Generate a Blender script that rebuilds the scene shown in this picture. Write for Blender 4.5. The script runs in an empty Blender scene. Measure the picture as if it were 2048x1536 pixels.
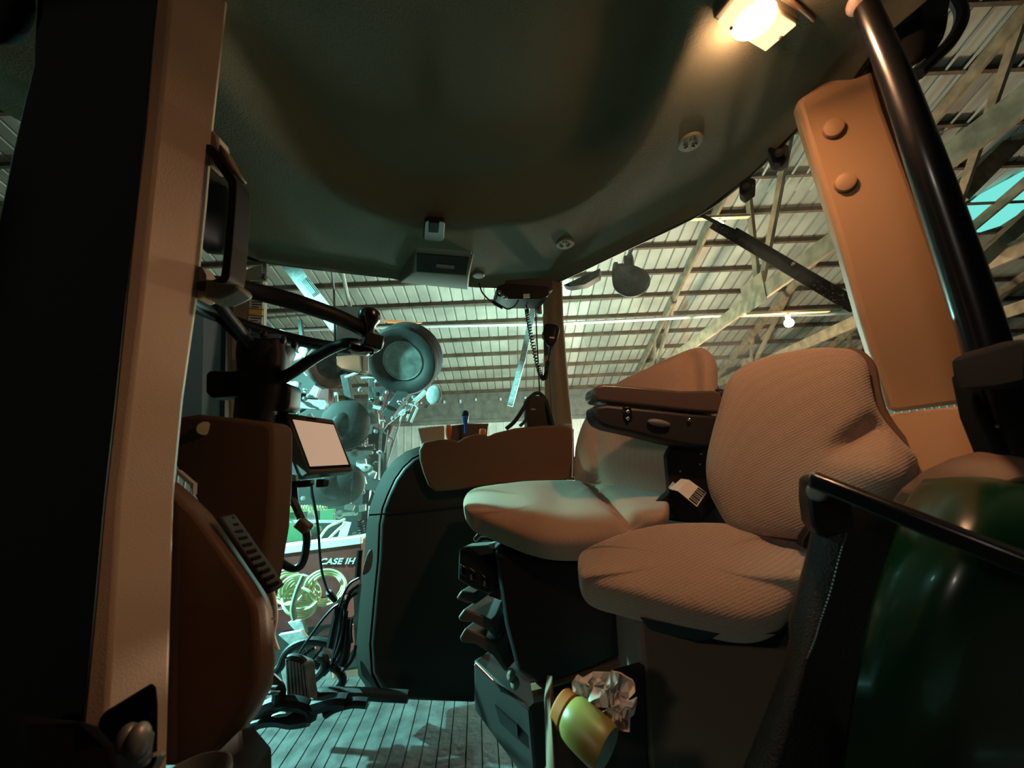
import bpy, math, random
from mathutils import Vector, Matrix
random.seed(7)
SC = bpy.context.scene
COL = SC.collection

# ---------------------------------------------------------------- camera, world, exposure
FPX = 769.0
PITCH, ROLL = math.radians(12), math.radians(2.5)
CAM = Vector((0, 0, 0.8))
_f = Vector((0, math.cos(PITCH), math.sin(PITCH)))
_r0 = Vector((1, 0, 0)); _u0 = _r0.cross(_f)
_r = _r0 * math.cos(ROLL) - _u0 * math.sin(ROLL); _u = _r.cross(_f)
cd = bpy.data.cameras.new('camera'); cam = bpy.data.objects.new('camera', cd); COL.objects.link(cam)
cd.sensor_width = 36; cd.lens = FPX * 36 / 2048; cd.clip_start = 0.02; cd.clip_end = 200
cam.matrix_world = Matrix(((_r.x, _u.x, -_f.x, CAM.x), (_r.y, _u.y, -_f.y, CAM.y), (_r.z, _u.z, -_f.z, CAM.z), (0, 0, 0, 1)))
cd.dof.use_dof = True; cd.dof.focus_distance = 2.2; cd.dof.aperture_fstop = 5.0
SC.camera = cam
SC.view_settings.view_transform = 'Standard'; SC.view_settings.look = 'None'
SC.view_settings.gamma = 1; SC.view_settings.use_curve_mapping = False
SC.view_settings.exposure = 0.0
W = bpy.data.worlds.new('night'); SC.world = W; W.use_nodes = True
W.node_tree.nodes['Background'].inputs[0].default_value = (0.10, 0.16, 0.18, 1)
W.node_tree.nodes['Background'].inputs[1].default_value = 0.03

def lamp(name, kind, loc, power, col, size, target=None):
    d = bpy.data.lights.new(name, kind); d.energy = power; d.color = col
    if kind == 'AREA':
        d.shape = 'RECTANGLE'; d.size, d.size_y = size
    else:
        d.shadow_soft_size = size
    o = bpy.data.objects.new(name, d); COL.objects.link(o); o.location = loc
    if target is not None:
        o.rotation_euler = (Vector(target) - Vector(loc)).to_track_quat('-Z', 'Y').to_euler()
    return o
CYAN = (0.34, 1.0, 0.93)
_s = lamp('cyan_shop_lamp', 'SPOT', (-5.2, 2.6, 3.3), 6800, CYAN, 0.07, (-2.08, 1.82, -0.53)); _s.data.spot_size = math.radians(53); _s.data.spot_blend = 0.3
_s = lamp('cyan_shop_lamp', 'SPOT', (-5.2, 2.7, 3.3), 4600, CYAN, 0.09, (-1.7, 4.4, 1.4)); _s.data.spot_size = math.radians(56); _s.data.spot_blend = 0.6
lamp('cyan_front_lamp', 'AREA', (-4.6, 1.12, 3.3), 38, CYAN, (0.35, 0.35), (-0.2, 1.3, 0.3))          # work lamp of the shed, beyond the front of the cab
lamp('white_shop_lamp', 'POINT', (2.75, 6.6, 0.9), 950, (1.0, 0.78, 0.54), 0.2)  # shed lamp low behind the tractor
lamp('teal_shop_lamp', 'POINT', (0.80, 7.0, 1.95), 420, (0.42, 1.0, 0.92), 0.07)    # shed lamp standing by the far wall
lamp('teal_fill_lamp', 'POINT', (-1.2, 6.8, 0.3), 380, (0.60, 1.0, 0.86), 0.3)    # unseen low teal fill added to light the headliner edges
lamp('neutral_fill_lamp', 'POINT', (-3.4, -3.4, 2.4), 95, (1.0, 0.88, 0.74), 0.3)        # unseen neutral fill added behind the camera to lift the tan pillar

# ---------------------------------------------------------------- from a pixel of the photograph to a point of the place
def ray(x, y): return _f + _r * ((x - 1024) / FPX) + _u * ((768 - y) / FPX)
def at(x, y, Y):
    d = ray(x, y); return CAM + d * (Y / d.y)
def atz(x, y, z):
    d = ray(x, y); return CAM + d * ((z - CAM.z) / d.z)
def onpl(x, y, p, n):
    d = ray(x, y); return CAM + d * ((Vector(p) - CAM).dot(n) / d.dot(n))
def px(l, Y): return [at(a, b, Y) for a, b in l]
def crop(l, ox, oy, s): return [(ox + a / s, oy + b / s) for a, b in l]
V = Vector
FRONT = V((-0.977, -0.213, 0)); SIDE = V((-0.213, 0.977, 0)); UP = V((0, 0, 1))   # tractor's front, its right side

# ---------------------------------------------------------------- materials
MATS = {}
def M(name, rgb, rough=0.5, metal=0.0, bump=None, var=None, coat=0.0, spec=0.5, emit=None, weave=None, sheen=0.0):
    m = bpy.data.materials.new(name); m.use_nodes = True; nt = m.node_tree; N = nt.nodes; L = nt.links
    b = N['Principled BSDF']; b.inputs['Base Color'].default_value = (*rgb, 1)
    b.inputs['Roughness'].default_value = rough; b.inputs['Metallic'].default_value = metal
    b.inputs['Coat Weight'].default_value = coat; b.inputs['Coat Roughness'].default_value = 0.08
    b.inputs['Specular IOR Level'].default_value = spec; b.inputs['Sheen Weight'].default_value = sheen
    tc = N.new('ShaderNodeTexCoord')
    if var:
        n = N.new('ShaderNodeTexNoise'); n.inputs['Scale'].default_value = var[0]; n.inputs['Detail'].default_value = 6
        L.new(tc.outputs['Object'], n.inputs['Vector'])
        cr = N.new('ShaderNodeValToRGB'); cr.color_ramp.elements[0].position = 0.35; cr.color_ramp.elements[1].position = 0.68
        c2 = var[2] if len(var) > 2 else tuple(c * (1 - var[1]) for c in rgb)
        cr.color_ramp.elements[0].color = (*c2, 1); cr.color_ramp.elements[1].color = (*rgb, 1)
        L.new(n.outputs[0], cr.inputs[0]); L.new(cr.outputs[0], b.inputs['Base Color'])
    h = None
    if bump:
        n = N.new('ShaderNodeTexNoise'); n.inputs['Scale'].default_value = bump[0]; n.inputs['Detail'].default_value = 4
        L.new(tc.outputs['Object'], n.inputs['Vector']); h = n.outputs[0]; bs = bump[1]
    if weave:
        mp = N.new('ShaderNodeMapping'); mp.inputs['Rotation'].default_value = (0.3, 0.35, 0.5); L.new(tc.outputs['Object'], mp.inputs[0])
        ws = []
        for d in ('X', 'Y', 'Z'):
            w = N.new('ShaderNodeTexWave'); w.bands_direction = d; w.inputs['Scale'].default_value = weave[0]; w.inputs['Distortion'].default_value = 0.6
            w.inputs['Detail Scale'].default_value = 2.0
            L.new(mp.outputs[0], w.inputs[0]); ws.append(w.outputs['Fac'])
        a = N.new('ShaderNodeMath'); a.operation = 'MULTIPLY'; L.new(ws[0], a.inputs[0]); L.new(ws[1], a.inputs[1])
        c = N.new('ShaderNodeMath'); c.operation = 'ADD'; L.new(a.outputs[0], c.inputs[0]); L.new(ws[2], c.inputs[1]); h = c.outputs[0]; bs = weave[1]
        mx = N.new('ShaderNodeMix'); mx.data_type = 'RGBA'
        mx.inputs[6].default_value = (*[c_ * 0.86 for c_ in rgb], 1); mx.inputs[7].default_value = (*[min(1, c_ * 1.06) for c_ in rgb], 1)
        L.new(h, mx.inputs[0]); L.new(mx.outputs[2], b.inputs['Base Color'])
    if h is not None:
        bp = N.new('ShaderNodeBump'); bp.inputs['Strength'].default_value = bs; bp.inputs['Distance'].default_value = 0.004
        L.new(h, bp.inputs['Height']); L.new(bp.outputs[0], b.inputs['Normal'])
    if emit:
        b.inputs['Emission Color'].default_value = (*emit[0], 1); b.inputs['Emission Strength'].default_value = emit[1]
    MATS[name] = m; return m

TAN = M('tan_plastic', (0.56, 0.42, 0.32), 0.42, bump=(400, 0.15), spec=0.35)
TANB = M('tan_pillar_plastic', (0.50, 0.30, 0.165), 0.45, bump=(350, 0.12), spec=0.3)
OLIVE = M('olive_tan_plastic', (0.23, 0.19, 0.13), 0.5)
BROWN = M('brown_plastic', (0.15, 0.083, 0.05), 0.5, bump=(500, 0.15), spec=0.3)
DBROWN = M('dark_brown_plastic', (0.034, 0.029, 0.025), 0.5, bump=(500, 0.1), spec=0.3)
HEAD = M('headliner', (0.118, 0.118, 0.085), 0.75, bump=(260, 0.25), spec=0.2)
VENT = M('vent_plastic', (0.14, 0.14, 0.105), 0.6)
BLACK = M('black_plastic', (0.009, 0.009, 0.010), 0.5, spec=0.35)
WHEEL = M('steering_black', (0.007, 0.007, 0.007), 0.5, bump=(90, 0.1), spec=0.3)
BLACKG = M('black_gloss_paint', (0.006, 0.006, 0.007), 0.26, coat=0.15)
BLACKM = M('black_matte_metal', (0.008, 0.009, 0.010), 0.85, spec=0.15)
RUBBER = M('black_rubber', (0.018, 0.018, 0.018), 0.6, bump=(90, 0.2))
CABLE = M('cable_sheath', (0.014, 0.014, 0.015), 0.45)
CHROME = M('bright_steel', (0.62, 0.62, 0.60), 0.25, 1.0)
STEEL = M('worn_steel', (0.42, 0.42, 0.41), 0.45, 0.6, var=(30, 0.4))
GREYP = M('grey_plastic', (0.16, 0.155, 0.135), 0.5)
LCD = M('lcd_reflected_beige', (0.55, 0.40, 0.30), 0.22, spec=0.6, emit=((0.72, 0.48, 0.32), 0.60))  # beige colour and glow put in for light the screen reflects
CREAM = M('cream_plastic', (0.62, 0.55, 0.38), 0.5)
FABN = M('instructor_fabric', (0.40, 0.28, 0.205), 0.95, weave=(58, 0.22), spec=0.05, sheen=0.25)
FABO = M('operator_fabric', (0.43, 0.27, 0.19), 0.95, weave=(85, 0.2), spec=0.05, sheen=0.25)
WHITE = M('white_paper', (0.72, 0.66, 0.58), 0.8)
ORANGE = M('orange_plastic', (0.75, 0.16, 0.04), 0.4)
BLUE = M('blue_plastic', (0.04, 0.16, 0.75), 0.35)
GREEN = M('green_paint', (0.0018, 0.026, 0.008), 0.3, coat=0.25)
VINYL = M('black_green_vinyl', (0.012, 0.015, 0.014), 0.42, bump=(320, 0.7))
YELL = M('yellow_plastic', (0.25, 0.21, 0.05), 0.4)
RUST = M('orange_lid', (0.42, 0.13, 0.03), 0.5)
MATF = M('floor_mat', (0.10, 0.115, 0.11), 0.6, bump=(60, 0.4), var=(16, 0.72))
RED = M('red_paint', (0.16, 0.025, 0.022), 0.45, var=(9, 0.4))
LSTEEL = M('pale_painted_steel', (0.66, 0.72, 0.71), 0.45, var=(25, 0.35))
DSTEEL = M('dark_machine_steel', (0.03, 0.032, 0.03), 0.5, var=(20, 0.5))
HOSE = M('yellow_white_hose', (0.62, 0.62, 0.36), 0.5)
WOOD = M('shed_timber', (0.27, 0.19, 0.115), 0.8, bump=(40, 0.4), var=(7, 0.5))
WOODD = M('dark_shed_timber', (0.13, 0.085, 0.055), 0.85, var=(6, 0.5))
GWALL = M('white_steel_siding', (0.62, 0.64, 0.60), 0.55, var=(3, 0.25))
TIRE = M('dusty_tyre_rubber', (0.024, 0.024, 0.021), 0.75, bump=(70, 0.3), var=(11, 0.5))
RTIRE = M('rusty_dusty_tyre', (0.13, 0.075, 0.06), 0.8, var=(12, 0.4))
EARTH = M('shed_floor_earth', (0.12, 0.10, 0.075), 0.9, var=(3, 0.4))
DECAL = M('decal_grey', (0.5, 0.48, 0.40), 0.5)
DECALY = M('decal_yellow', (0.65, 0.42, 0.06), 0.5)
PLASTW = M('white_plastic', (0.72, 0.74, 0.70), 0.5)

def emission(name, col, s):
    m = bpy.data.materials.new(name); m.use_nodes = True; nt = m.node_tree; nt.nodes.clear()
    e = nt.nodes.new('ShaderNodeEmission'); e.inputs[0].default_value = (*col, 1); e.inputs[1].default_value = s
    o = nt.nodes.new('ShaderNodeOutputMaterial'); nt.links.new(e.outputs[0], o.inputs[0]); return m

def glassmat(name, dust, seed, tint=(0.93, 0.97, 0.96)):
    m = bpy.data.materials.new(name); m.use_nodes = True; nt = m.node_tree; N = nt.nodes; L = nt.links; N.clear()
    out = N.new('ShaderNodeOutputMaterial'); tr = N.new('ShaderNodeBsdfTransparent'); tr.inputs[0].default_value = (*tint, 1)
    gl = N.new('ShaderNodeBsdfGlossy'); gl.inputs['Roughness'].default_value = 0.03
    lw = N.new('ShaderNodeLayerWeight'); lw.inputs[0].default_value = 0.5
    pw = N.new('ShaderNodeMath'); pw.operation = 'POWER'; pw.inputs[1].default_value = 4.5; L.new(lw.outputs['Facing'], pw.inputs[0])
    fr = N.new('ShaderNodeMath'); fr.operation = 'MULTIPLY_ADD'; fr.inputs[1].default_value = 0.55; fr.inputs[2].default_value = 0.03; L.new(pw.outputs[0], fr.inputs[0])
    mx = N.new('ShaderNodeMixShader'); L.new(fr.outputs[0], mx.inputs[0]); L.new(tr.outputs[0], mx.inputs[1]); L.new(gl.outputs[0], mx.inputs[2])
    df = N.new('ShaderNodeBsdfTranslucent'); df.inputs[0].default_value = (0.75, 0.74, 0.68, 1)
    d2 = N.new('ShaderNodeBsdfDiffuse'); d2.inputs[0].default_value = (0.75, 0.74, 0.68, 1)
    ad = N.new('ShaderNodeAddShader'); L.new(df.outputs[0], ad.inputs[0]); L.new(d2.outputs[0], ad.inputs[1])
    tc = N.new('ShaderNodeTexCoord'); mp = N.new('ShaderNodeMapping'); mp.inputs['Location'].default_value = (seed, seed * 2, 0)
    L.new(tc.outputs['Object'], mp.inputs[0])
    n1 = N.new('ShaderNodeTexNoise'); n1.inputs['Scale'].default_value = 3.5; n1.inputs['Detail'].default_value = 7
    n2 = N.new('ShaderNodeTexNoise'); n2.inputs['Scale'].default_value = 170; n2.inputs['Detail'].default_value = 2
    L.new(mp.outputs[0], n1.inputs[0]); L.new(mp.outputs[0], n2.inputs[0])
    r1 = N.new('ShaderNodeMapRange'); r1.inputs[1].default_value = 0.35; r1.inputs[2].default_value = 0.75; r1.inputs[3].default_value = 0.0; r1.inputs[4].default_value = dust * 1.7
    r2 = N.new('ShaderNodeMapRange'); r2.inputs[1].default_value = 0.62; r2.inputs[2].default_value = 0.80; r2.inputs[3].default_value = 0; r2.inputs[4].default_value = dust * 4
    L.new(n1.outputs[0], r1.inputs[0]); L.new(n2.outputs[0], r2.inputs[0])
    s = N.new('ShaderNodeMath'); s.operation = 'ADD'; L.new(r1.outputs[0], s.inputs[0]); L.new(r2.outputs[0], s.inputs[1])
    m2 = N.new('ShaderNodeMixShader'); L.new(s.outputs[0], m2.inputs[0]); L.new(mx.outputs[0], m2.inputs[1]); L.new(ad.outputs[0], m2.inputs[2])
    L.new(m2.outputs[0], out.inputs[0]); return m
GLASS_R = glassmat('dusty_side_glass', 0.006, 1.3)
GLASS_B = glassmat('dusty_rear_glass', 0.03, 4.1)

# ---------------------------------------------------------------- shape helpers
def smoothpts(pts, k=5, closed=False):
    if k <= 1 or len(pts) < 3: return [V(p) for p in pts]
    n = len(pts); out = []; P_ = [V(p) for p in pts]
    for i in range(n if closed else n - 1):
        a = P_[(i - 1) % n] if closed or i > 0 else P_[0]; b = P_[i]; c = P_[(i + 1) % n]
        d = P_[(i + 2) % n] if closed or i + 2 < n else P_[-1]
        for j in range(k):
            t = j / k
            out.append(0.5 * ((2 * b) + (c - a) * t + (2 * a - 5 * b + 4 * c - d) * t * t + (3 * b - a - 3 * c + d) * t ** 3))
    if not closed: out.append(P_[-1])
    return out
def frame_of(axis):
    a = V(axis).normalized(); t = V((0, 0, 1)) if abs(a.z) < 0.9 else V((1, 0, 0))
    u = a.cross(t).normalized(); return a, u, a.cross(u)

class G:
    def __init__(s): s.v = []; s.f = []
    def add(s, v, f):
        o = len(s.v); s.v += [V(p) for p in v]; s.f += [tuple(i + o for i in q) for q in f]; return s
    def box(s, c, size, ax=None):
        c = V(c); X, Y, Z = ax or (V((1, 0, 0)), V((0, 1, 0)), V((0, 0, 1)))
        v = [c + X * (size[0] / 2 * i) + Y * (size[1] / 2 * j) + Z * (size[2] / 2 * k) for i in (-1, 1) for j in (-1, 1) for k in (-1, 1)]
        return s.add(v, [(0, 1, 3, 2), (4, 6, 7, 5), (0, 4, 5, 1), (2, 3, 7, 6), (0, 2, 6, 4), (1, 5, 7, 3)])
    def prism(s, pts, vec):
        n = len(pts); a = [V(p) for p in pts]; vs = vec if isinstance(vec, list) else [V(vec)] * n
        b = [p + V(w) for p, w in zip(a, vs)]
        return s.add(a + b, [tuple(range(n))[::-1], tuple(range(n, 2 * n))] + [(i, (i + 1) % n, n + (i + 1) % n, n + i) for i in range(n)])
    def beam(s, p, q, w, h, up=UP):
        p, q = V(p), V(q); X = (q - p).normalized(); Y = X.cross(V(up)).normalized(); Z = Y.cross(X)
        return s.box((p + q) / 2, ((q - p).length, w, h), (X, Y, Z))
    def tube(s, pts, r, n=10, closed=False, k=5):
        P_ = smoothpts(pts, k, closed); m = len(P_); rings = []
        t0 = (P_[1] - P_[0]).normalized(); _, u, w = frame_of(t0)
        for i, p in enumerate(P_):
            t = (P_[(i + 1) % m] - P_[i - 1]) if closed else (P_[min(i + 1, m - 1)] - P_[max(i - 1, 0)])
            if t.length < 1e-9: t = t0
            t = t.normalized(); u = (u - t * u.dot(t)).normalized(); w = t.cross(u); t0 = t
            if isinstance(r, (list, tuple)):
                x = i / (m - 1) * (len(r) - 1); a = int(min(x, len(r) - 2)); rr = r[a] + (r[a + 1] - r[a]) * (x - a)
            else: rr = r
            rings.append([p + (u * math.cos(2 * math.pi * j / n) + w * math.sin(2 * math.pi * j / n)) * rr for j in range(n)])
        return s.loft(rings, closed)
    def loft(s, rings, closed=False, caps=True):
        n = len(rings[0]); m = len(rings); v = [p for r in rings for p in r]; f = []
        for i in range(m if closed else m - 1):
            for j in range(n):
                a = i * n + j; b = i * n + (j + 1) % n; i2 = (i + 1) % m
                f.append((a, b, i2 * n + (j + 1) % n, i2 * n + j))
        if not closed and caps: f += [tuple(range(n))[::-1], tuple(range((m - 1) * n, m * n))]
        return s.add(v, f)
    def lathe(s, o, axis, prof, n=32, squash=1.0):
        a, u, w = frame_of(axis); o = V(o)
        return s.loft([[o + a * h + (u * math.cos(2 * math.pi * j / n) + w * (squash * math.sin(2 * math.pi * j / n))) * r for j in range(n)] for r, h in prof])
    def ball(s, c, rad, ax=None, n=20, m=12, p=1.0):
        X, Y, Z = ax or (V((1, 0, 0)), V((0, 1, 0)), V((0, 0, 1))); c = V(c); rings = []
        sg = lambda t: math.copysign(abs(t) ** p, t)
        for i in range(m + 1):
            th = -math.pi / 2 + math.pi * (0.02 + 0.96 * i / m)
            rings.append([c + X * (rad[0] * sg(math.cos(th)) * sg(math.cos(2 * math.pi * j / n))) + Y * (rad[1] * sg(math.cos(th)) * sg(math.sin(2 * math.pi * j / n))) + Z * (rad[2] * sg(math.sin(th))) for j in range(n)])
        return s.loft(rings)
    def pillow(s, outline, nrm, hf, hb, rings=12, p=3.0, k=5, center=None, disp=None):
        """closed cushion: outline (star shaped), swelling hf towards nrm and hb away from it"""
        O = smoothpts(outline, k, True); n = len(O); nrm = V(nrm).normalized()
        c = V(center) if center is not None else sum(O, V()) / n
        def ring(t, h):
            out = []
            for q in O:
                off = (q - c).dot(nrm); pt = c + (q - nrm * off - c) * t + nrm * (off * t ** 3)
                hh = h * (max(0, 1 - t ** p)) ** (1 / p)
                d = disp(pt, t) if (disp and h > 0) else 0.0
                out.append(pt + nrm * (hh * (1 if h > 0 else 1) + d))
            return out
        ts = [math.sin(math.pi / 2 * (i + 1) / rings) for i in range(rings)]
        R = [ring(t, hf) for t in [0.02] + ts] + [ring(t, -hb) for t in ([0.02] + ts)[::-1][1:]]
        return s.loft(R)
    def sheet(s, rows, off):
        m = len(rows); n = len(rows[0]); a = [V(p) for r in rows for p in r]; off = V(off) if not callable(off) else off
        b = [p + (off(p) if callable(off) else off) for p in a]; N_ = m * n; f = []
        for i in range(m - 1):
            for j in range(n - 1):
                q = (i * n + j, i * n + j + 1, (i + 1) * n + j + 1, (i + 1) * n + j)
                f += [q, tuple(x + N_ for x in q[::-1])]
        bd = [i for i in range(n)] + [i * n + n - 1 for i in range(1, m)] + [(m - 1) * n + j for j in range(n - 2, -1, -1)] + [i * n for i in range(m - 2, 0, -1)]
        for i in range(len(bd)):
            x, y = bd[i], bd[(i + 1) % len(bd)]; f.append((x, x + N_, y + N_, y))
        return s.add(a + b, f)

WL = {}
def away(pts, d): return [(p - CAM).normalized() * d for p in pts]
def tag(o, label=None, cat=None, group=None, kind=None):
    if label: o['label'] = label
    if cat: o['category'] = cat
    if group: o['group'] = group
    if kind: o['kind'] = kind
    return o
def thing(name, label, cat, loc, group=None, kind=None):
    o = bpy.data.objects.new(name, None); COL.objects.link(o); o.location = loc; o.empty_display_size = 0.05
    WL[o.name] = V(loc); return tag(o, label, cat, group, kind)
def build(g, name, mat, parent=None, bev=0, smooth=True, sub=0, label=None, cat=None, group=None, kind=None, seg=2, ang=35):
    me = bpy.data.meshes.new(name); base = V((0, 0, 0))
    if parent is None:                                   # origin at the base of a one-mesh thing
        n = len(g.v); c = sum(g.v, V()) / n; base = V((c.x, c.y, min(p.z for p in g.v)))
    me.from_pydata([tuple(p - base) for p in g.v], [], g.f); me.validate(); me.update()
    import bmesh
    bm = bmesh.new(); bm.from_mesh(me); bmesh.ops.remove_doubles(bm, verts=bm.verts, dist=1e-6); bmesh.ops.recalc_face_normals(bm, faces=bm.faces); bm.to_mesh(me); bm.free()
    if smooth:
        me.polygons.foreach_set('use_smooth', [True] * len(me.polygons)); me.set_sharp_from_angle(angle=math.radians(ang))
    me.materials.append(mat); o = bpy.data.objects.new(name, me); COL.objects.link(o)
    if parent is not None:
        o.parent = parent; o.matrix_parent_inverse = Matrix.Translation(-WL[parent.name]); WL[o.name] = V((0, 0, 0))
    else:
        o.location = base; WL[o.name] = base
    if bev:
        b = o.modifiers.new('bevel', 'BEVEL'); b.width = bev; b.segments = seg; b.limit_method = 'ANGLE'; b.angle_limit = math.radians(30)
        b.harden_normals = False
    if sub:
        b = o.modifiers.new('sub', 'SUBSURF'); b.levels = b.render_levels = sub
    return tag(o, label, cat, group, kind)
def st(g, name, mat, label, cat, **k): return build(g, name, mat, None, label=label, cat=cat, kind='structure', **k)
# ================================================================ the cab shell
CZ = 1.60
# --- headliner: flat rim, domed middle
def cedge(x, y):
    p = atz(x, y, CZ - 0.022); return V((p.x, p.y, CZ))
CE = [V((-0.62, 0.02, CZ)), V((-1.0, 0.10, CZ)), V((-1.06, 0.60, CZ)), cedge(462, 500), cedge(530, 525), cedge(800, 557), cedge(1000, 575), cedge(1095, 569), cedge(1128, 558), cedge(1250, 500),
      cedge(1400, 427), cedge(1500, 350), cedge(1600, 250), cedge(1705, 158), cedge(1765, 75), V((0.82, 0.40, CZ)), V((0.72, 0.22, CZ)), V((0.0, 0.0, CZ))]
CED = []
for i in range(len(CE)):
    a, b = CE[i], CE[(i + 1) % len(CE)]
    CED += [a + (b - a) * (j / 8) for j in range(8)]
cc = V((-0.10, 0.72, CZ))
def sm(a, b, x):
    t = max(0, min(1, (x - a) / (b - a))); return t * t * (3 - 2 * t)
def ceil_z(p):
    dx, dy = (p.x + 0.10) / 0.46, (p.y - 0.58) / 0.56
    d = (abs(dx) ** 2.6 + abs(dy) ** 2.6) ** (1 / 2.6)
    z = CZ + 0.085 * (1 - sm(0.80, 1.06, d))
    # the lump over the vent box
    e = math.hypot((p.x + 0.26) / 0.26, (p.y - 1.42) / 0.36)
    z -= 0.0 if e > 1 else 0.05 * sm(0, 0.35, 1 - e) * (1 if z > CZ + 0.02 else 0.2)
    return z
g = G(); RN = 44; rings = []
for i in range(RN + 1):
    t = max(0.01, i / RN); r = []
    for q in CED:
        p = cc + (q - cc) * t; p.z = ceil_z(p)
        if t > 0.95: p.z -= 0.022 * sm(0.95, 1.0, t)
        r.append(p)
    rings.append(r)
outer = [[p + UP * 0.05 for p in rings[-1]], [cc + (p - cc) * 0.5 + UP * 0.16 for p in rings[-1]], [cc + (p - cc) * 0.02 + UP * 0.16 for p in rings[-1]]]
g.loft(rings + outer)
ceiling = st(g, 'ceiling', HEAD, 'grey domed cab headliner spanning above both seats', 'ceiling')
g = G(); g.tube([p + V((0, 0, -0.012)) + (p - cc).normalized() * 0.006 for p in CE[3:15]], 0.011, 8, k=6)
build(g, 'edge_seal', BLACK, ceiling)

# --- rubber mat floor with grooves
fx, fy = V((1.0, 0.10, 0)).normalized(), V((-0.10, 1.0, 0)).normalized()
prof = []; s_ = -1.35; k_ = 0
while s_ < 1.1:
    w_ = 0.046 if k_ % 4 else 0.036
    prof += [(s_, -0.004), (s_ + 0.0028, -0.004), (s_ + 0.004, 0.0), (s_ + w_, 0.0)]; s_ += w_; k_ += 1
g = G(); fo = V((-0.1, 1.0, 0))
g.sheet([[fo + fx * s + fy * t + UP * z for s, z in prof] for t in (-0.95, 0.80)], V((0, 0, -0.05)))
st(g, 'floor', MATF, 'grooved rubber mat floor of the cab in front of the seats', 'floor', smooth=False)

# --- side window (window_1): tilted pane from headliner to floor; rear window (window_2)
w1 = [atz(470, 500, CZ - 0.02) + V((0, 0.02, 0)), atz(1000, 577, CZ - 0.02) + V((0, 0.02, 0)), atz(1105, 566, CZ - 0.02) + V((0, 0.02, 0))]
rows = []
for t in [i / 10 for i in range(11)]:
    z = CZ - 0.01 - t * 1.62; out = 0.02 + 0.26 * (1 - (1 - t) ** 2)
    rows.append([V((p.x, p.y, 0)) + SIDE * out + UP * z for p in w1])
g = G(); g.sheet(rows, SIDE * 0.005)
st(g, 'window_1', GLASS_R, 'dusty right side cab window looking onto the planter', 'window', smooth=True)
w2 = [cedge(1130, 557), cedge(1400, 427), cedge(1600, 250)]
rn = V((0.84, 0.54, 0)); rows = []
for t in [i / 10 for i in range(11)]:
    z = CZ - 0.01 - t * 0.86; out = 0.015 + 0.20 * t
    rows.append([V((p.x, p.y, 0)) + rn * out + UP * z for p in w2])
g = G(); g.sheet(rows, rn * 0.005)
st(g, 'window_2', GLASS_B, 'dusty rear cab window behind the seats with wiper', 'window')

# --- left door pillar, tan (trim_1)
rows = [(-60, 316, 350, 460), (0, 310, 342, 455), (256, 288, 318, 427), (410, 270, 302, 414), (595, 250, 284, 395), (800, 229, 261, 366), (1000, 206, 238, 347), (1210, 187, 226, 341), (1436, 165, 213, 335), (1600, 150, 205, 331)]
g = G(); R = []
for y, a, b, c in rows:
    p, q, r_ = at(a, y, 0.477), at(b, y, 0.486), at(c, y, 0.550)
    R.append([p, q, r_, CAM + (r_ - CAM) * 1.14 + V((-0.01, 0, 0)), p + V((0, 0.07, 0))])
g.loft(R)
t1 = st(g, 'trim_1', TAN, 'tan left door pillar running top to bottom beside the grab handle', 'pillar', ang=20, bev=0.003)
q_ = px([(215, 1420), (290, 1374), (303, 1366), (313, 1374), (316, 1410), (314, 1540), (180, 1540), (180, 1450)], 0.4835); g = G(); g.prism(q_, away(q_, 0.006))
build(g, 'latch_recess', BLACK, t1, bev=0.004)
g = G()
for cx, cy in ((254, 1484), (276, 1482)):
    g.ball(at(cx, cy, 0.468), (0.0105, 0.012, 0.017), n=16)
g.box(at(268, 1500, 0.478), (0.035, 0.010, 0.030))
build(g, 'striker_bolt', STEEL, t1, bev=0.003, label='steel double striker bolt')
g = G(); g.prism([at(420, 255, 0.548), at(434, 270, 0.548), at(440, 300, 0.548), at(428, 328, 0.548), at(415, 330, 0.548)], V((0, 0.03, 0)))
g.prism([at(400, 530, 0.548), at(409, 548, 0.548), at(408, 590, 0.548), at(390, 598, 0.548), at(388, 530, 0.548)], V((0, 0.03, 0)))
build(g, 'handle_boss', TAN, t1, bev=0.004)

# --- black outer door post left of it (trim_2)
rows = [(-60, 75, 322), (0, 72, 312), (130, 65, 299), (205, 46, 293), (307, 22, 281), (427, -2, 270), (600, -30, 248), (800, -62, 227), (1000, -95, 205), (1210, -120, 186), (1436, -150, 166), (1620, -180, 160)]
g = G(); R = []
for y, a, b in rows:
    p, q = at(a, y, 0.435), at(b + 5, y, 0.415)
    R.append([p, p * 0.3 + q * 0.7 + V((0.0, -0.002, 0)), q, CAM + (q - CAM) * 1.05 + V((-0.006, 0, 0)), p + V((0, 0.05, 0))])
g.loft(R)
t2 = st(g, 'trim_2', BLACKM, 'black outer cab post at the left edge, out of the light', 'post', bev=0.004)
g = G(); g.ball(at(18, 20, 0.425), (0.028, 0.02, 0.062), n=24)
build(g, 'hinge_cap', BLACKM, t2)
q_ = ([at(40, 1430, 0.38), at(164, 1443, 0.40), at(195, 1453, 0.41), at(227, 1490, 0.42), at(238, 1545, 0.43), at(240, 1640, 0.43), at(40, 1640, 0.38)]); g = G(); g.prism(q_, away(q_, 0.03))
build(g, 'sill_corner', BLACKM, t2, bev=0.006)

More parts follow.
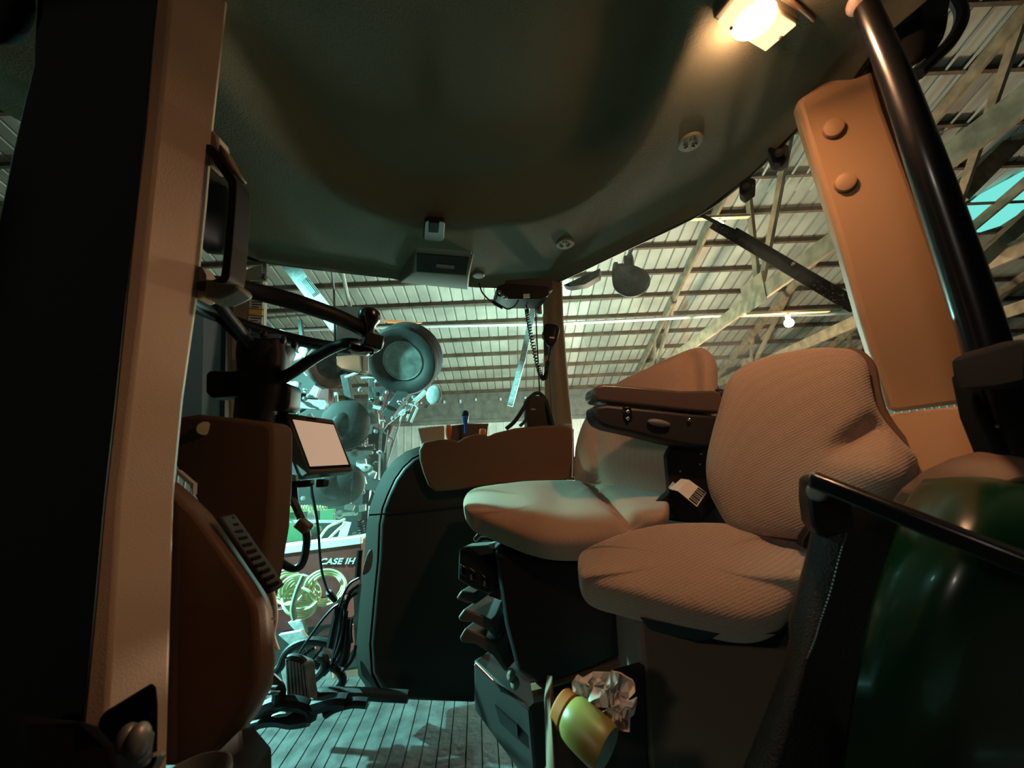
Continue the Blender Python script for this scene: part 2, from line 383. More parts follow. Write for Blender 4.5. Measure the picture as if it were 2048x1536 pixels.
# --- far rear corner pillar (trim_3): round olive column
pts = [(1104, 556, 20), (1107, 640, 20), (1112, 720, 21), (1117, 790, 22), (1123, 860, 23), (1128, 960, 24)]
g = G(); g.loft([[at(x + math.cos(2 * math.pi * j / 20) * r, y, 1.585 + 0.035 * math.sin(2 * math.pi * j / 20)) for j in range(20)] for x, y, r in pts])
t3 = st(g, 'trim_3', OLIVE, 'slim olive tan corner pillar between side and rear windows', 'pillar')
g = G(); g.prism([at(1086, 628, 1.56), at(1093, 628, 1.56), at(1103, 850, 1.56), at(1092, 850, 1.56)], V((0, 0.02, 0)))
build(g, 'pillar_flange', OLIVE, t3)
# --- front right pillar (trim_4): three faces seen left of the side window
def strip(xs, Y): return [[at(a, y, Y), at(b, y, Y)] for (y, a, b) in xs]
g = G(); g.prism([at(452, 560, 1.25), at(500, 535, 1.30), at(531, 525, 1.33), at(525, 700, 1.33), at(519, 850, 1.33), at(450, 860, 1.25)], V((-0.02, 0.05, 0)))
t4 = st(g, 'trim_4', OLIVE, 'olive front right cab pillar with warning decals behind steering wheel', 'pillar', bev=0.004)
g = G(); g.prism([at(444, 590, 1.235), at(453, 590, 1.235), at(449, 850, 1.235), at(440, 850, 1.235)], V((0, 0.04, 0)))
build(g, 'door_gasket', BLACK, t4)
M('blue_grey_paint', (0.22, 0.27, 0.27), 0.5); M('dark_teal_paint', (0.05, 0.075, 0.075), 0.5)
g = G(); g.prism([at(408, 590, 1.24), at(444, 590, 1.24), at(439, 850, 1.24), at(403, 850, 1.24)], V((0, 0.04, 0)))
build(g, 'outer_post', MATS['blue_grey_paint'], t4)
g = G(); g.prism([at(360, 560, 1.245), at(408, 590, 1.24), at(403, 850, 1.24), at(352, 850, 1.245)], V((0, 0.04, 0)))
build(g, 'outer_panel', MATS['dark_teal_paint'], t4)
for nm, mt, q in (('warning_decal', DECAL, [(501, 560), (527, 562), (526, 583), (500, 581)]), ('warning_decal', DECAL, [(500, 585), (526, 587), (525, 617), (498, 615)]), ('warning_decal', DECALY, [(498, 618), (525, 620), (524, 630), (497, 628)]), ('warning_decal', DECAL, [(497, 632), (524, 634), (523, 655), (496, 653)])):
    g = G(); g.prism([at(x, y, 1.295 + (x - 500) * 0.001) for x, y in q], V((0, 0.004, 0)))
    d_ = build(g, nm, mt, t4)
    if mt is DECAL:
        g = G(); (x0, y0), (x1, _), _, (_, y1) = q; nl = max(2, int((y1 - y0) / 5))
        for i in range(nl):
            yy = y0 + (y1 - y0) * (i + 0.5) / nl; e = random.choice((2, 4, 9))
            g.prism([at(x, y, 1.2935 + (x - 500) * 0.001) for x, y in ((x0 + 3, yy), (x1 - e, yy + 1), (x1 - e, yy + 2.6), (x0 + 3, yy + 1.6))], V((0, 0.001, 0)))
        build(g, 'print_lines', BLACK, d_)
# slim light post left of the side window top
g = G(); g.prism([at(524, 515, 1.30), at(533, 513, 1.30), at(532, 560, 1.30), at(523, 560, 1.30)], V((0, 0.015, 0)))
build(g, 'blind_rail', GREYP, t4, bev=0.002)
g = G(); g.box(at(528, 554, 1.297), (0.016, 0.02, 0.016)); build(g, 'rail_clip', BLACK, t4, bev=0.002)

# --- rear left pillar (trim_5): wide tan cover with two plugs
def pil(x, y): # plane of the cover: from the header, leaning outwards to the waist
    p0 = atz(1592, 205, 1.575); p1 = atz(1740, 122, 1.60) ; p2 = at(1782, 826, 0.86)
    n = (p1 - p0).cross(p2 - p0).normalized(); return onpl(x, y, p0, n), n
_, PN = pil(0, 0)
if PN.dot(CAM - pil(1700, 500)[0]) < 0: PN = -PN
ol = [(1592, 200), (1640, 168), (1700, 135), (1740, 118), (1752, 150), (1770, 215), (1820, 350), (1880, 520), (1935, 690), (1968, 805), (1880, 815), (1786, 827), (1776, 815), (1762, 765), (1725, 650), (1680, 490), (1640, 360), (1605, 250)]
g = G(); g.prism([pil(x, y)[0] for x, y in ol], -PN * 0.05)
t5 = st(g, 'trim_5', TANB, 'wide tan rear left pillar cover with two round plugs', 'pillar', bev=0.012, seg=3)
X5 = (pil(1760, 500)[0] - pil(1700, 500)[0]).normalized()
for (x, y) in ((1665, 258), (1689, 366)):
    c = pil(x, y)[0]; g = G(); g.lathe(c - PN * 0.01, PN, [(0.0195, 0), (0.0195, 0.018), (0.0185, 0.021), (0.016, 0.0225), (0.001, 0.0228)], 28)
    build(g, 'pillar_plug', TANB, t5)
# black seal and strap along the pillar's near edge
g = G(); g.tube([pil(x, y)[0] + PN * 0.0 + X5 * 0.004 for x, y in [(1752, 122), (1787, 225), (1842, 385), (1902, 545), (1952, 700), (1985, 830)]], 0.017, 8)
build(g, 'door_seal', BLACK, t5)
g = G(); R = []
for x, y in [(1758, 150), (1785, 250), (1830, 380), (1862, 470), (1905, 590), (1945, 690)]:
    R.append([pil(x, y)[0] + X5 * 0.012 + PN * 0.008, pil(x, y)[0] + X5 * 0.028 + PN * 0.012])
g.sheet(R, -PN * 0.006); build(g, 'seal_strip', GREYP, t5)
g = G(); g.prism([pil(x, y)[0] + PN * 0.03 for x, y in [(1938, 704), (1953, 700), (1966, 738), (1951, 742)]], PN * 0.004)
stp = build(g, 'striker_plate', CHROME, t5, bev=0.001, label='bright steel striker plate')
g = G(); g.ball(pil(1945, 690)[0] + PN * 0.03, (0.008, 0.008, 0.010)); build(g, 'striker_lug', STEEL, t5)
g = G(); g.box(pil(1945, 712)[0] + PN * 0.02 + X5 * 0.004, (0.035, 0.012, 0.085), (X5, PN, X5.cross(PN))); build(g, 'latch_housing', BLACK, t5, bev=0.004)
# --- waist panel under that pillar (trim_6)
g = G(); g.prism([at(1752, 831, 0.83), at(1962, 806, 0.70), at(1988, 905, 0.69), at(2000, 960, 0.68), at(1800, 985, 0.80), at(1765, 890, 0.83)], rn * 0.06)
st(g, 'trim_6', TANB, 'tan waist panel below the rear left pillar', 'panel', bev=0.006)
g = G(); R = []
for x, y, d in ((1800, 978, 0.62), (1850, 938, 0.60), (1900, 915, 0.58), (1950, 902, 0.57), (2005, 908, 0.55), (2060, 925, 0.55)):
    a = at(x, y, d); R.append([a, a + V((0.0, -0.05, -0.012)), a + V((0.0, -0.07, -0.03))])
g.sheet(R, V((0, 0.03, -0.03)))
st(g, 'trim_7', BROWN, 'brown ledge lapping the top of the green fender', 'ledge', bev=0.004)

wz = [0.0, 0.45, 0.80]
g = G(); g.sheet([[V((p.x, p.y, 0)) + rn * (0.20 * min(1, (CZ - z) / 0.86) - 0.03) + UP * z for p in (w2[0] + (w2[0] - w2[1]) * 0.02, w2[1], w2[2])] for z in wz], rn * 0.03)
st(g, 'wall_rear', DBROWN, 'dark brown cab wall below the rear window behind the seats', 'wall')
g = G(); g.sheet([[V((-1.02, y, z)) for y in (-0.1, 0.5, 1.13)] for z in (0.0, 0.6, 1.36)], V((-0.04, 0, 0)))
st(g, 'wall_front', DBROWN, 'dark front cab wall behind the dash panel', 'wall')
# ================================================================ the shed
GZ = -1.45
g = G(); g.box((0, 4, GZ - 0.05), (44, 34, 0.1)); st(g, 'floor_shed', EARTH, 'dark earth floor of the shed', 'ground', smooth=False)
YB, EZ, SL = 11.5, 2.95, 0.33                      # back wall, eave height, roof slope
def roofz(y): return EZ + SL * (YB - y)
prof = []; s_ = -17.0
while s_ < 17.0:
    prof += [(s_, 0), (s_ + 0.012, 0.018), (s_ + 0.030, 0.018), (s_ + 0.042, 0.0)]; s_ += 0.2286
rows = [[V((s, y, roofz(y) + 0.06 + z)) for s, z in prof] for y in (YB + 0.4, 8.0, 5.0, 2.0, -1.5)]
m = M('galvanised_roof_steel', (0.50, 0.49, 0.43), 0.5, 0.0, var=(1.7, 0.35))
nt = m.node_tree; N = nt.nodes; L = nt.links            # dark joint beside each rib, sheet to sheet tone
tc = N.new('ShaderNodeTexCoord'); sx = N.new('ShaderNodeSeparateXYZ'); L.new(tc.outputs['Object'], sx.inputs[0])
def mth(op, a, b=None):
    n = N.new('ShaderNodeMath'); n.operation = op
    if hasattr(a, 'links'): L.new(a, n.inputs[0])
    else: n.inputs[0].default_value = a
    if b is not None:
        if hasattr(b, 'links'): L.new(b, n.inputs[1])
        else: n.inputs[1].default_value = b
    return n.outputs[0]
u_ = mth('DIVIDE', sx.outputs[0], 0.2286); fr_ = mth('FRACT', u_)
dk = mth('LESS_THAN', mth('ABSOLUTE', mth('SUBTRACT', fr_, 0.09)), 0.055)
wn = N.new('ShaderNodeTexWhiteNoise'); wn.noise_dimensions = '1D'; L.new(mth('FLOOR', mth('DIVIDE', u_, 4.0)), wn.inputs['W'])
tone = mth('MULTIPLY_ADD', wn.outputs[0], -0.35)
N[tone.node.name].inputs[2].default_value = 1.0
fac = mth('MULTIPLY', tone, mth('SUBTRACT', 1.0, mth('MULTIPLY', dk, 0.62)))
b_ = N['Principled BSDF']; src = b_.inputs['Base Color'].links[0].from_socket
vm = N.new('ShaderNodeVectorMath'); vm.operation = 'SCALE'; L.new(src, vm.inputs[0]); L.new(fac, vm.inputs['Scale']); L.new(vm.outputs[0], b_.inputs['Base Color'])
g = G(); g.sheet(rows, V((0, 0, 0.004)))
st(g, 'ceiling_shed', m, 'ribbed steel shed roof seen through the cab windows', 'roof', smooth=False)
# back wall: white ribbed siding below, dark girt boards under the eave
prof = []; s_ = -17.0
while s_ < 17.0:
    prof += [(s_, 0), (s_ + 0.012, 0.02), (s_ + 0.035, 0.02), (s_ + 0.047, 0.0)]; s_ += 0.2286
g = G(); g.sheet([[V((s, YB - z, zz)) for s, z in prof] for zz in (GZ, 2.10)], V((0, 0.01, 0)))
st(g, 'wall_back', GWALL, 'white ribbed steel wall at the far side of the shed', 'wall', smooth=False)
g = G(); g.box((0, YB + 0.03, 2.55), (34, 0.05, 0.90)); g.box((0, YB - 0.03, 2.14), (34, 0.09, 0.10))
ge = G()  # white blocks stand in for bright glints along the eave
for i in range(60):
    x = -12 + i * 0.4 + random.uniform(-0.1, 0.1)
    if random.random() < 0.75: ge.box((x, YB - 0.04, 2.78 + random.uniform(-0.02, 0.03)), (0.05, 0.05, random.uniform(0.05, 0.11)))
st(g, 'trim_8', M('eave_board', (0.17, 0.17, 0.15), 0.8, var=(5, 0.4)), 'dark header boards under the shed eave', 'board', smooth=False)
build(ge, 'eave_glints', PLASTW, bpy.data.objects['trim_8'])
# purlins
for i, y in enumerate([11.3 - 0.61 * k for k in range(19)]):
    g = G(); g.box((0, y, roofz(y) + 0.005), (33, 0.042, 0.095), (V((1, 0, 0)), V((0, 1, -SL)).normalized(), V((0, SL, 1)).normalized()))
    st(g, 'roof_purlin', WOODD, 'long dark timber purlin across the shed roof', 'purlin', group='shed roof purlins', smooth=False)
# trusses
YR = -1.0
def truss(X, first):
    t = thing('roof_truss', 'timber roof truss under the ribbed shed roof', 'truss', (X, YB - 0.2, EZ - 0.2), 'shed roof trusses', 'structure')
    top = lambda y: V((X, y, roofz(y) - 0.11)); bot = lambda y: V((X, y, EZ - 0.10 + 0.02 * (YB - y)))
    def bm_(n, p, q, h): g = G(); g.beam(p, q, 0.045, h); build(g, n, WOOD, t, smooth=False)
    bm_('top_chord', top(YB + 0.2), top(YR), 0.16); bm_('bottom_chord', bot(YB + 0.2), bot(YR), 0.20)
    ys = [9.3, 7.2, 5.1, 3.0, 0.9]
    for k in (0, 2):
        bm_('web', bot(ys[k]) + V((0.045, 0, 0)), top(ys[k] - 0.25) + V((0.045, 0, 0)), 0.10)
        bm_('web', bot(ys[k]) + V((0.045, 0, 0)), top(ys[k] - 1.65) + V((0.045, 0, 0)), 0.10)
        g = G(); g.box(bot(ys[k]) + V((-0.03, 0, 0.06)), (0.006, 0.5, 0.42)); build(g, 'gusset', WOOD, t, smooth=False)
for k in (-5, 0, 1, 2, 3): truss(3.5 + 2.4 * k, False)
# glowing translucent roof panel and its frame
def rf(x, y, dz=0.0):
    return onpl(x, y, V((0, YB, EZ + dz)), V((0, SL, 1)))
q = [(1905, 452), (2075, 330), (2075, 400), (1990, 462), (1935, 500)]
prof = []
g = G(); g.prism([rf(x, y, -0.02) for x, y in [(1890, 445), (1960, 390), (2090, 320), (2090, 395), (2000, 452), (1925, 476)]], V((0, 0, 0.012)))
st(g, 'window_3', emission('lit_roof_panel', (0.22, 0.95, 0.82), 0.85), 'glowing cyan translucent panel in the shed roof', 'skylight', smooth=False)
for i in range(14):
    g = G(); x = 4.0 + i * 0.2286; g.box((x, 4.2, roofz(4.2) - 0.03), (0.03, 2.6, 0.012), (V((1, 0, 0)), V((0, 1, -SL)).normalized(), V((0, SL, 1)).normalized())); build(g, 'panel_rib', MATS['galvanised_roof_steel'], bpy.data.objects['window_3'])
# bars
def bar(name, mat, pts, Y, w, label, cat, h=None):
    g = G(); 
    for a, b in zip(pts[:-1], pts[1:]): g.beam(at(*a, Y), at(*b, Y), w, h or w)
    return st(g, name, mat, label, cat, smooth=False)
g = G(); g.tube([at(880, 652, 7.6), at(1130, 647, 7.6), at(1330, 637, 7.5), at(1420, 632, 7.5), at(1640, 629, 7.4), at(2060, 606, 7.4)], 0.035, 8, k=1); g.tube([at(540, 663, 7.8), at(700, 656, 7.7), at(880, 652, 7.6)], 0.035, 8, k=1)
st(g, 'trim_9', PLASTW, 'pale conduit pipe running level across the shed', 'pipe')
bar('trim_10', LSTEEL, [(1075, 560), (1062, 640), (1045, 720), (1020, 812)], 6.0, 0.09, 'pale diagonal brace left of the corner pillar', 'brace')
t11 = bar('trim_11', LSTEEL, [(572, 520), (676, 655)], 4.4, 0.05, 'pale diagonal board with printed strip crossing the top of the side window', 'brace', 0.17)
for k in range(5):
    g = G(); d_ = (at(676, 655, 4.36) - at(572, 520, 4.36)).normalized(); n_ = V((d_.z, 0, -d_.x)).normalized(); o_ = at(600, 556, 4.35) + n_ * (0.018 * (k - 2)); g.beam(o_, o_ + d_ * 0.28, 0.006, 0.007); build(g, 'print_line', MATS['blue_grey_paint'], t11)
for nm, pts, w, lb in (('trim_12', [(1862, 270), (1943, 64)], 0.13, 'timber web slanting right of the black tube, nearest the top'),
                       ('trim_13', [(1905, 400), (2060, 246)], 0.24, 'broad timber beam rising right of the black tube'),
                       ('trim_14', [(1920, 60), (2070, -10)], 0.28, 'broad tan timber beam in the top right corner'),
                       ('trim_15', [(1950, 530), (2070, 420)], 0.14, 'green lit timber beam under the glowing roof panel'),
                       ('trim_16', [(1962, 420), (2070, 330)], 0.0, '')):
    if w: bar(nm, WOOD, pts, 5.0 if nm != 'trim_15' else 4.2, w, lb, 'beam')
# ================================================================ things on the headliner
def quad_on(z, l): return [atz(x, y, z) for x, y in l]
def on_ceiling(x, y):
    p = atz(x, y, CZ)
    for _ in range(6): p = atz(x, y, ceil_z(p))
    return p
# dome light: lit lens in a housing
t = thing('dome_light', 'lit rectangular warm dome light in the headliner above the seats', 'lamp', atz(1510, 45, CZ - 0.02))
lq = quad_on(CZ - 0.030, [(1434, 42), (1482, -18), (1592, 46), (1530, 99)])
cq = sum(lq, V()) / 4
g = G(); g.prism([cq + (p - cq) * 1.10 + UP * 0.035 for p in lq], [V((0, 0, -0.030))] * 4); build(g, 'housing', OLIVE, t, bev=0.004)
a, b, c, d = lq
def lp(u, v): return (a * (1 - u) + b * u) * (1 - v) + (d * (1 - u) + c * u) * v
LENS = M('ribbed_lamp_lens', (0.22, 0.15, 0.09), 0.3, emit=((1.0, 0.68, 0.36), 1.45))
HOT = emission('lamp_bulb_glow', (1.0, 0.53, 0.27), 400.0)
lens = G(); lens.prism([lp(0, 0), lp(1, 0), lp(1, 1), lp(0, 1)], V((0, 0, -0.006)))
lens = build(lens, 'lens', LENS, t, bev=0.002, label='ribbed lamp lens glowing orange white')
g = G()
for i in range(16):
    v = 0.56 + 0.40 * i / 15
    g.beam(lp(0.07, v) + UP * -0.007, lp(0.93, v) + UP * -0.007, 0.0012, 0.002)
build(g, 'lens_ribs', LENS, lens)
g = G(); g.ball(lp(0.55, 0.44) + UP * -0.003, (0.036, 0.034, 0.008), n=28)
build(g, 'glow', HOT, lens, label='white hot lit bulb patch')
for u, v in ((0.12, 0.22), (0.55, 0.97)):
    g = G(); g.ball(lp(u, v) + UP * -0.008, (0.0035, 0.0035, 0.003)); build(g, 'lens_screw', BROWN, t)
# moulded headliner seam beside the lamp
g = G(); g.tube([atz(1560, -20, CZ - 0.004), atz(1600, 15, CZ - 0.004), atz(1628, 40, CZ - 0.004)], 0.0035, 8, k=2); build(g, 'headliner_seam', BROWN, ceiling)

def round_vent(x, y, r, label):
    z = CZ - 0.002; c = atz(x, y, z); t = thing('round_vent', label, 'vent', c, 'round vents in the headliner')
    g = G(); g.lathe(c + UP * 0.01, -UP, [(r, 0), (r, 0.012), (r * 0.92, 0.015), (0.001, 0.016)], 28); build(g, 'vent_disc', VENT, t)
    for k in range(3):
        for q in (-1, 1):
            a_ = 2.1 * k + 0.4; dx = V((math.cos(a_), math.sin(a_), 0)); dy = V((-dx.y, dx.x, 0)); g = G()
            g.box(c + dx * r * 0.42 + dy * q * r * 0.15 - UP * 0.0055, (r * 0.30, r * 0.14, 0.004), (dx, dy, UP)); build(g, 'vent_slot', BLACK, t, bev=0.001)
round_vent(1130, 487, 0.034, 'small round slotted vent near the radio corner of headliner')
round_vent(1381, 284, 0.030, 'small round slotted vent nearest the dome light')
c = atz(957, 549, CZ - 0.012); g = G(); g.lathe(c + UP * 0.02, -UP, [(0.026, 0), (0.026, 0.024), (0.022, 0.028), (0.001, 0.029)], 24)
build(g, 'blind_plug', VENT, None, label='plain round grey plug right of the ceiling vent box', cat='plug')

# vent box at the front of the headliner
t = thing('ceiling_vent', 'grey ceiling vent box with dark slot above the side window', 'vent', atz(880, 520, CZ - 0.05))
A, B = atz(832, 478, CZ + 0.005), atz(952, 489, CZ + 0.005); C_, D_ = atz(827, 544, CZ - 0.055), atz(938, 552, CZ - 0.055); E_, F_ = atz(798, 566, CZ - 0.045), atz(936, 580, CZ - 0.045)
g = G(); g.add([A, B, C_, D_, E_, F_, E_ + UP * 0.06, F_ + UP * 0.06, A + UP * 0.02, B + UP * 0.02], [(0, 1, 3, 2), (2, 3, 5, 4), (4, 5, 7, 6), (0, 2, 4, 6, 8), (1, 9, 7, 5, 3), (0, 8, 9, 1), (6, 7, 9, 8)])
build(g, 'vent_housing', VENT, t, bev=0.005)
fn_ = (B - A).cross(C_ - A).normalized()
if fn_.dot(CAM - A) < 0: fn_ = -fn_
def fpt(u, v): return (A * (1 - u) + B * u) * (1 - v) + (C_ * (1 - u) + D_ * u) * v
g = G(); g.prism([fpt(0.03, 0.40), fpt(0.93, 0.40), fpt(0.93, 0.96), fpt(0.05, 0.96)], fn_ * 0.003); sl_ = build(g, 'slot', BLACK, t)
g = G(); g.prism([fpt(0.38, 0.66), fpt(0.70, 0.67), fpt(0.70, 0.78), fpt(0.38, 0.77)], fn_ * 0.006); build(g, 'vent_blade', GREYP, sl_)
g = G(); g.prism([fpt(0.05, 0.08), fpt(0.97, 0.08), fpt(0.95, 0.30), fpt(0.05, 0.30)], fn_ * 0.003); build(g, 'vent_lip', GREYP, t, bev=0.002)
g = G(); q = [(849, 436), (853, 432), (886, 434), (890, 438), (888, 470), (884, 475), (851, 473), (847, 469)]
cp = on_ceiling(868, 453); g.prism([atz(x, y, cp.z + 0.004) for x, y in q], V((0, 0, -0.016)))
sw = build(g, 'ceiling_switch', BLACK, None, bev=0.003, label='black square switch in headliner above the vent box', cat='switch')
g = G(); g.prism([atz(x, y, cp.z - 0.0125) for x, y in [(858, 442), (879, 443), (877, 464), (857, 463)]], V((0, 0, -0.004))); build(g, 'rocker', BLACKM, sw, bev=0.002)

# latch clips along the rear edge of the headliner
for (pts, Yc, lb) in (([(1535, 296), (1560, 283), (1578, 290), (1579, 318), (1565, 325), (1545, 322)], 0.86, 'black round latch bracket on headliner edge nearest the tan pillar'),
                      ([(1478, 368), (1495, 352), (1512, 358), (1511, 378), (1490, 393), (1480, 385)], 0.99, 'black angular latch bracket on the middle of headliner rear edge')):
    ct = thing('window_clip', lb, 'bracket', at(*pts[0], Yc), 'black brackets on the headliner rear edge')
    g = G(); g.prism(px(pts, Yc), V((0.02, 0.035, 0.0))); build(g, 'clip_body', BLACKM, ct, bev=0.004)
    cx = sum(p[0] for p in pts) / len(pts); cy = sum(p[1] for p in pts) / len(pts)
    g = G(); g.lathe(at(cx - 2, cy, Yc - 0.012), at(cx, cy, 1) - at(cx, cy, 2), [(0.010, 0), (0.010, 0.010), (0.004, 0.014)], 14); build(g, 'clip_knob', RUBBER, ct)

# work light outside the rear window (paddle shaped)
t = thing('outside_mirror', 'dark rounded mirror head hanging outside the rear window', 'mirror', at(1262, 560, 1.75))
ol = [(1225, 536), (1232, 529), (1250, 527), (1268, 531), (1290, 541), (1300, 556), (1295, 576), (1275, 591), (1252, 593), (1232, 582), (1225, 565)]
g = G(); g.pillow(px(ol, 1.75), V((-0.5, -0.8, -0.1)), 0.02, 0.05, k=3); mh = build(g, 'mirror_head', M('mirror_shell', (0.05, 0.055, 0.055), 0.6, var=(40, 0.5)), t)
g = G(); g.prism(px([(1238, 533), (1262, 531), (1292, 545), (1299, 560), (1290, 577), (1272, 560), (1252, 545)], 1.725), V((0.005, 0.008, 0))); build(g, 'mirror_face', GREYP, mh, bev=0.002)
g = G(); g.prism(px([(1247, 512), (1264, 506), (1266, 528), (1255, 534), (1247, 526)], 1.74), V((0.02, 0.04, 0))); g.box(at(1231, 533, 1.74), (0.02, 0.03, 0.035)); g.tube([at(1256, 516, 1.75), cedge(1262, 500) + rn * 0.03 + UP * 0.03], 0.010, 8, k=1); build(g, 'mirror_arm', BLACK, t, bev=0.003)
# visor lip outside the rear corner
g = G(); g.prism(px([(1126, 570), (1200, 536), (1198, 552), (1170, 568), (1140, 573)], 1.72), V((0.02, 0.05, 0.0)))
build(g, 'roof_gutter', MATS['dark_teal_paint'], None, bev=0.003, label='dark roof gutter piece outside behind the corner pillar', cat='gutter')

# wiper on the rear window
def rwin(x, y, o=0.0):
    p0 = V((w2[1].x, w2[1].y, CZ)) + rn * (0.03 + o); p1 = V((w2[2].x, w2[2].y, CZ)) + rn * (0.03 + o); p2 = (p0 + p1) / 2 + rn * 0.20 - UP * 0.86
    return onpl(x, y, p0, (p1 - p0).cross(p2 - p0).normalized())
t = thing('rear_wiper', 'black wiper arm slanting across the rear window', 'wiper', rwin(1560, 520, 0.03))
g = G(); g.beam(rwin(1398, 428, 0.035), rwin(1480, 468, 0.035), 0.012, 0.012); g.beam(rwin(1470, 462, 0.035), rwin(1712, 606, 0.035), 0.016, 0.022); build(g, 'wiper_arm', BLACKM, t, bev=0.003)
g = G(); g.beam(rwin(1424, 450, 0.02), rwin(1708, 618, 0.02), 0.008, 0.022); build(g, 'wiper_blade', BLACKM, t, bev=0.002)
g = G(); g.ball(rwin(1587, 528, 0.02), (0.006, 0.006, 0.006)); build(g, 'wiper_pin', CHROME, t)

# ================================================================ two-way radio, microphone
t = thing('two_way_radio', 'black radio box slung under the headliner by the corner pillar', 'radio', at(1045, 590, 1.42))
g = G(); g.prism(px([(994, 572), (1012, 566), (1098, 573), (1098, 590), (1080, 597), (1010, 597), (994, 590)], 1.40), V((-0.02, 0.10, 0.0))); rb = build(g, 'radio_body', BLACK, t, bev=0.004)
g = G(); g.prism(px([(1012, 560), (1104, 553), (1106, 580), (1090, 582), (1012, 574)], 1.41), V((-0.02, 0.08, 0.0))); build(g, 'mount_bracket', M('bracket_metal', (0.06, 0.055, 0.045), 0.5, 0.3), t, bev=0.003)
for x, y in ((1000, 585), (1006, 592), (1013, 596)):
    g = G(); g.lathe(at(x, y, 1.385), V((-0.3, -1, -0.1)), [(0.006, 0), (0.006, 0.010), (0.005, 0.012)], 12); build(g, 'control_knob', STEEL, t)
g = G(); g.box(at(1053, 592, 1.39), (0.025, 0.008, 0.014)); build(g, 'radio_label', PLASTW, rb)
# antenna lead
cab = G(); cab.tube(px([(958, 566), (964, 584), (976, 598), (989, 606), (1003, 612), (1016, 618), (1029, 612), (1037, 600)], 1.40), 0.003, 8); plg = G(); plg.tube(px([(986, 604), (1006, 616)], 1.40), 0.007, 8, k=1)
ac = build(cab, 'antenna_lead', CABLE, None, label='thin black lead looping below headliner left of the radio', cat='cable'); build(plg, 'plug', BLACK, ac)
# microphone on its curly cord
t = thing('microphone', 'black hand microphone clipped to the corner pillar on a curly cord', 'microphone', at(1102, 670, 1.50))
ol = [(1089, 652), (1096, 648), (1112, 650), (1119, 656), (1118, 668), (1113, 682), (1105, 693), (1096, 692), (1090, 682), (1086, 668)]
g = G(); g.pillow(px(ol, 1.50), V((-0.25, -1, 0)), 0.016, 0.014, k=3); mb = build(g, 'mic_body', BLACK, t)
g = G(); g.ball(at(1087, 672, 1.50), (0.007, 0.008, 0.018)); build(g, 'talk_button', STEEL, t)
g = G(); g.prism(px([(1099, 673), (1109, 674), (1109, 677), (1099, 676)], 1.482), V((0, 0.003, 0))); build(g, 'mic_badge', STEEL, mb)
g = G(); g.box(at(1078, 617, 1.53), (0.022, 0.012, 0.05)); g.ball(at(1078, 625, 1.52), (0.007, 0.007, 0.007)); build(g, 'hang_up_clip', STEEL, t, bev=0.002)
cl = smoothpts(px([(1044, 570), (1049, 598), (1053, 612), (1055, 630), (1060, 660), (1067, 695), (1075, 730), (1082, 752), (1089, 757), (1093, 745), (1095, 728), (1098, 712), (1102, 692)], 1.46), 30)
g = G(); hp = []; n_ = len(cl); turns = 46
for i in range(0, 4 * 30 // 3): pass
u0_, u1_ = int(n_ * 0.20), int(n_ * 0.86)
g.tube(cl[:u0_ + 1:8], 0.0028, 6, k=2); g.tube(cl[u1_::8] + [cl[-1]], 0.0028, 6, k=2)
steps = turns * 9
for i in range(steps + 1):
    f_ = u0_ + (u1_ - u0_) * i / steps; j = int(min(f_, n_ - 2)); p = cl[j] + (cl[j + 1] - cl[j]) * (f_ - j); tg = (cl[min(j + 3, n_ - 1)] - cl[max(j - 3, 0)]).normalized()
    _, uu, ww = frame_of(tg); a_ = 2 * math.pi * i / 9; hp.append(p + (V((tg.z, 0, -tg.x)) * math.cos(a_) + tg.cross(V((tg.z, 0, -tg.x))) * math.sin(a_)) * 0.0075)
g.tube(hp, 0.0027, 5, k=1); build(g, 'curly_cord', CABLE, t)
g = G(); g.tube(px([(1071, 598), (1072, 640), (1075, 700), (1078, 760), (1080, 800)], 1.50), 0.003, 6)
build(g, 'power_lead', CABLE, None, label='straight black lead running down the corner pillar', cat='cable')

# ================================================================ grab handle on the tan pillar
t = thing('grab_handle', 'black grab handle standing off the tan left door pillar', 'handle', at(450, 450, 0.58))
def bar2(pts, Y0, w, d, mat, nm, par):
    g = G(); P_ = smoothpts([at(x, y, Y0) for x, y in pts], 4); R = []
    for i, p in enumerate(P_):
        tg = (P_[min(i + 1, len(P_) - 1)] - P_[max(i - 1, 0)]).normalized(); n_ = V((0, -1, 0)); w_ = tg.cross(n_).normalized()
        R.append([p + w_ * w / 2 + n_ * d / 2, p - w_ * w / 2 + n_ * d / 2, p - w_ * w / 2 - n_ * d / 2, p + w_ * w / 2 - n_ * d / 2])
    g.loft(R); return build(g, nm, mat, par, bev=0.004, seg=3)
bar2([(420, 312), (436, 314), (456, 345), (472, 368), (479, 385), (476, 450), (468, 545), (462, 568), (440, 578), (410, 580)], 0.56, 0.014, 0.035, BLACK, 'grip', t)
g = G(); g.prism(px([(437, 283), (448, 300), (460, 325), (474, 345), (450, 345), (437, 318)], 0.548), V((0, 0.03, 0))); build(g, 'upper_mount', BROWN, t, bev=0.004)
g = G(); g.prism(px([(409, 556), (440, 563), (474, 566), (478, 577), (460, 587), (436, 597), (408, 596)], 0.542), V((0, 0.035, 0))); build(g, 'lower_mount', GREYP, t, bev=0.004)
# dark cover seen through the handle
g = G(); g.pillow(px([(425, 338), (445, 350), (462, 385), (466, 430), (462, 480), (452, 502), (435, 505), (400, 490), (395, 380)], 0.95), V((0.2, -1, 0)), 0.03, 0.04, k=3)
build(g, 'wing_mirror', M('wing_mirror_shell', (0.035, 0.042, 0.04), 0.45), None, label='dark rounded mirror shell seen through the grab handle', cat='mirror')

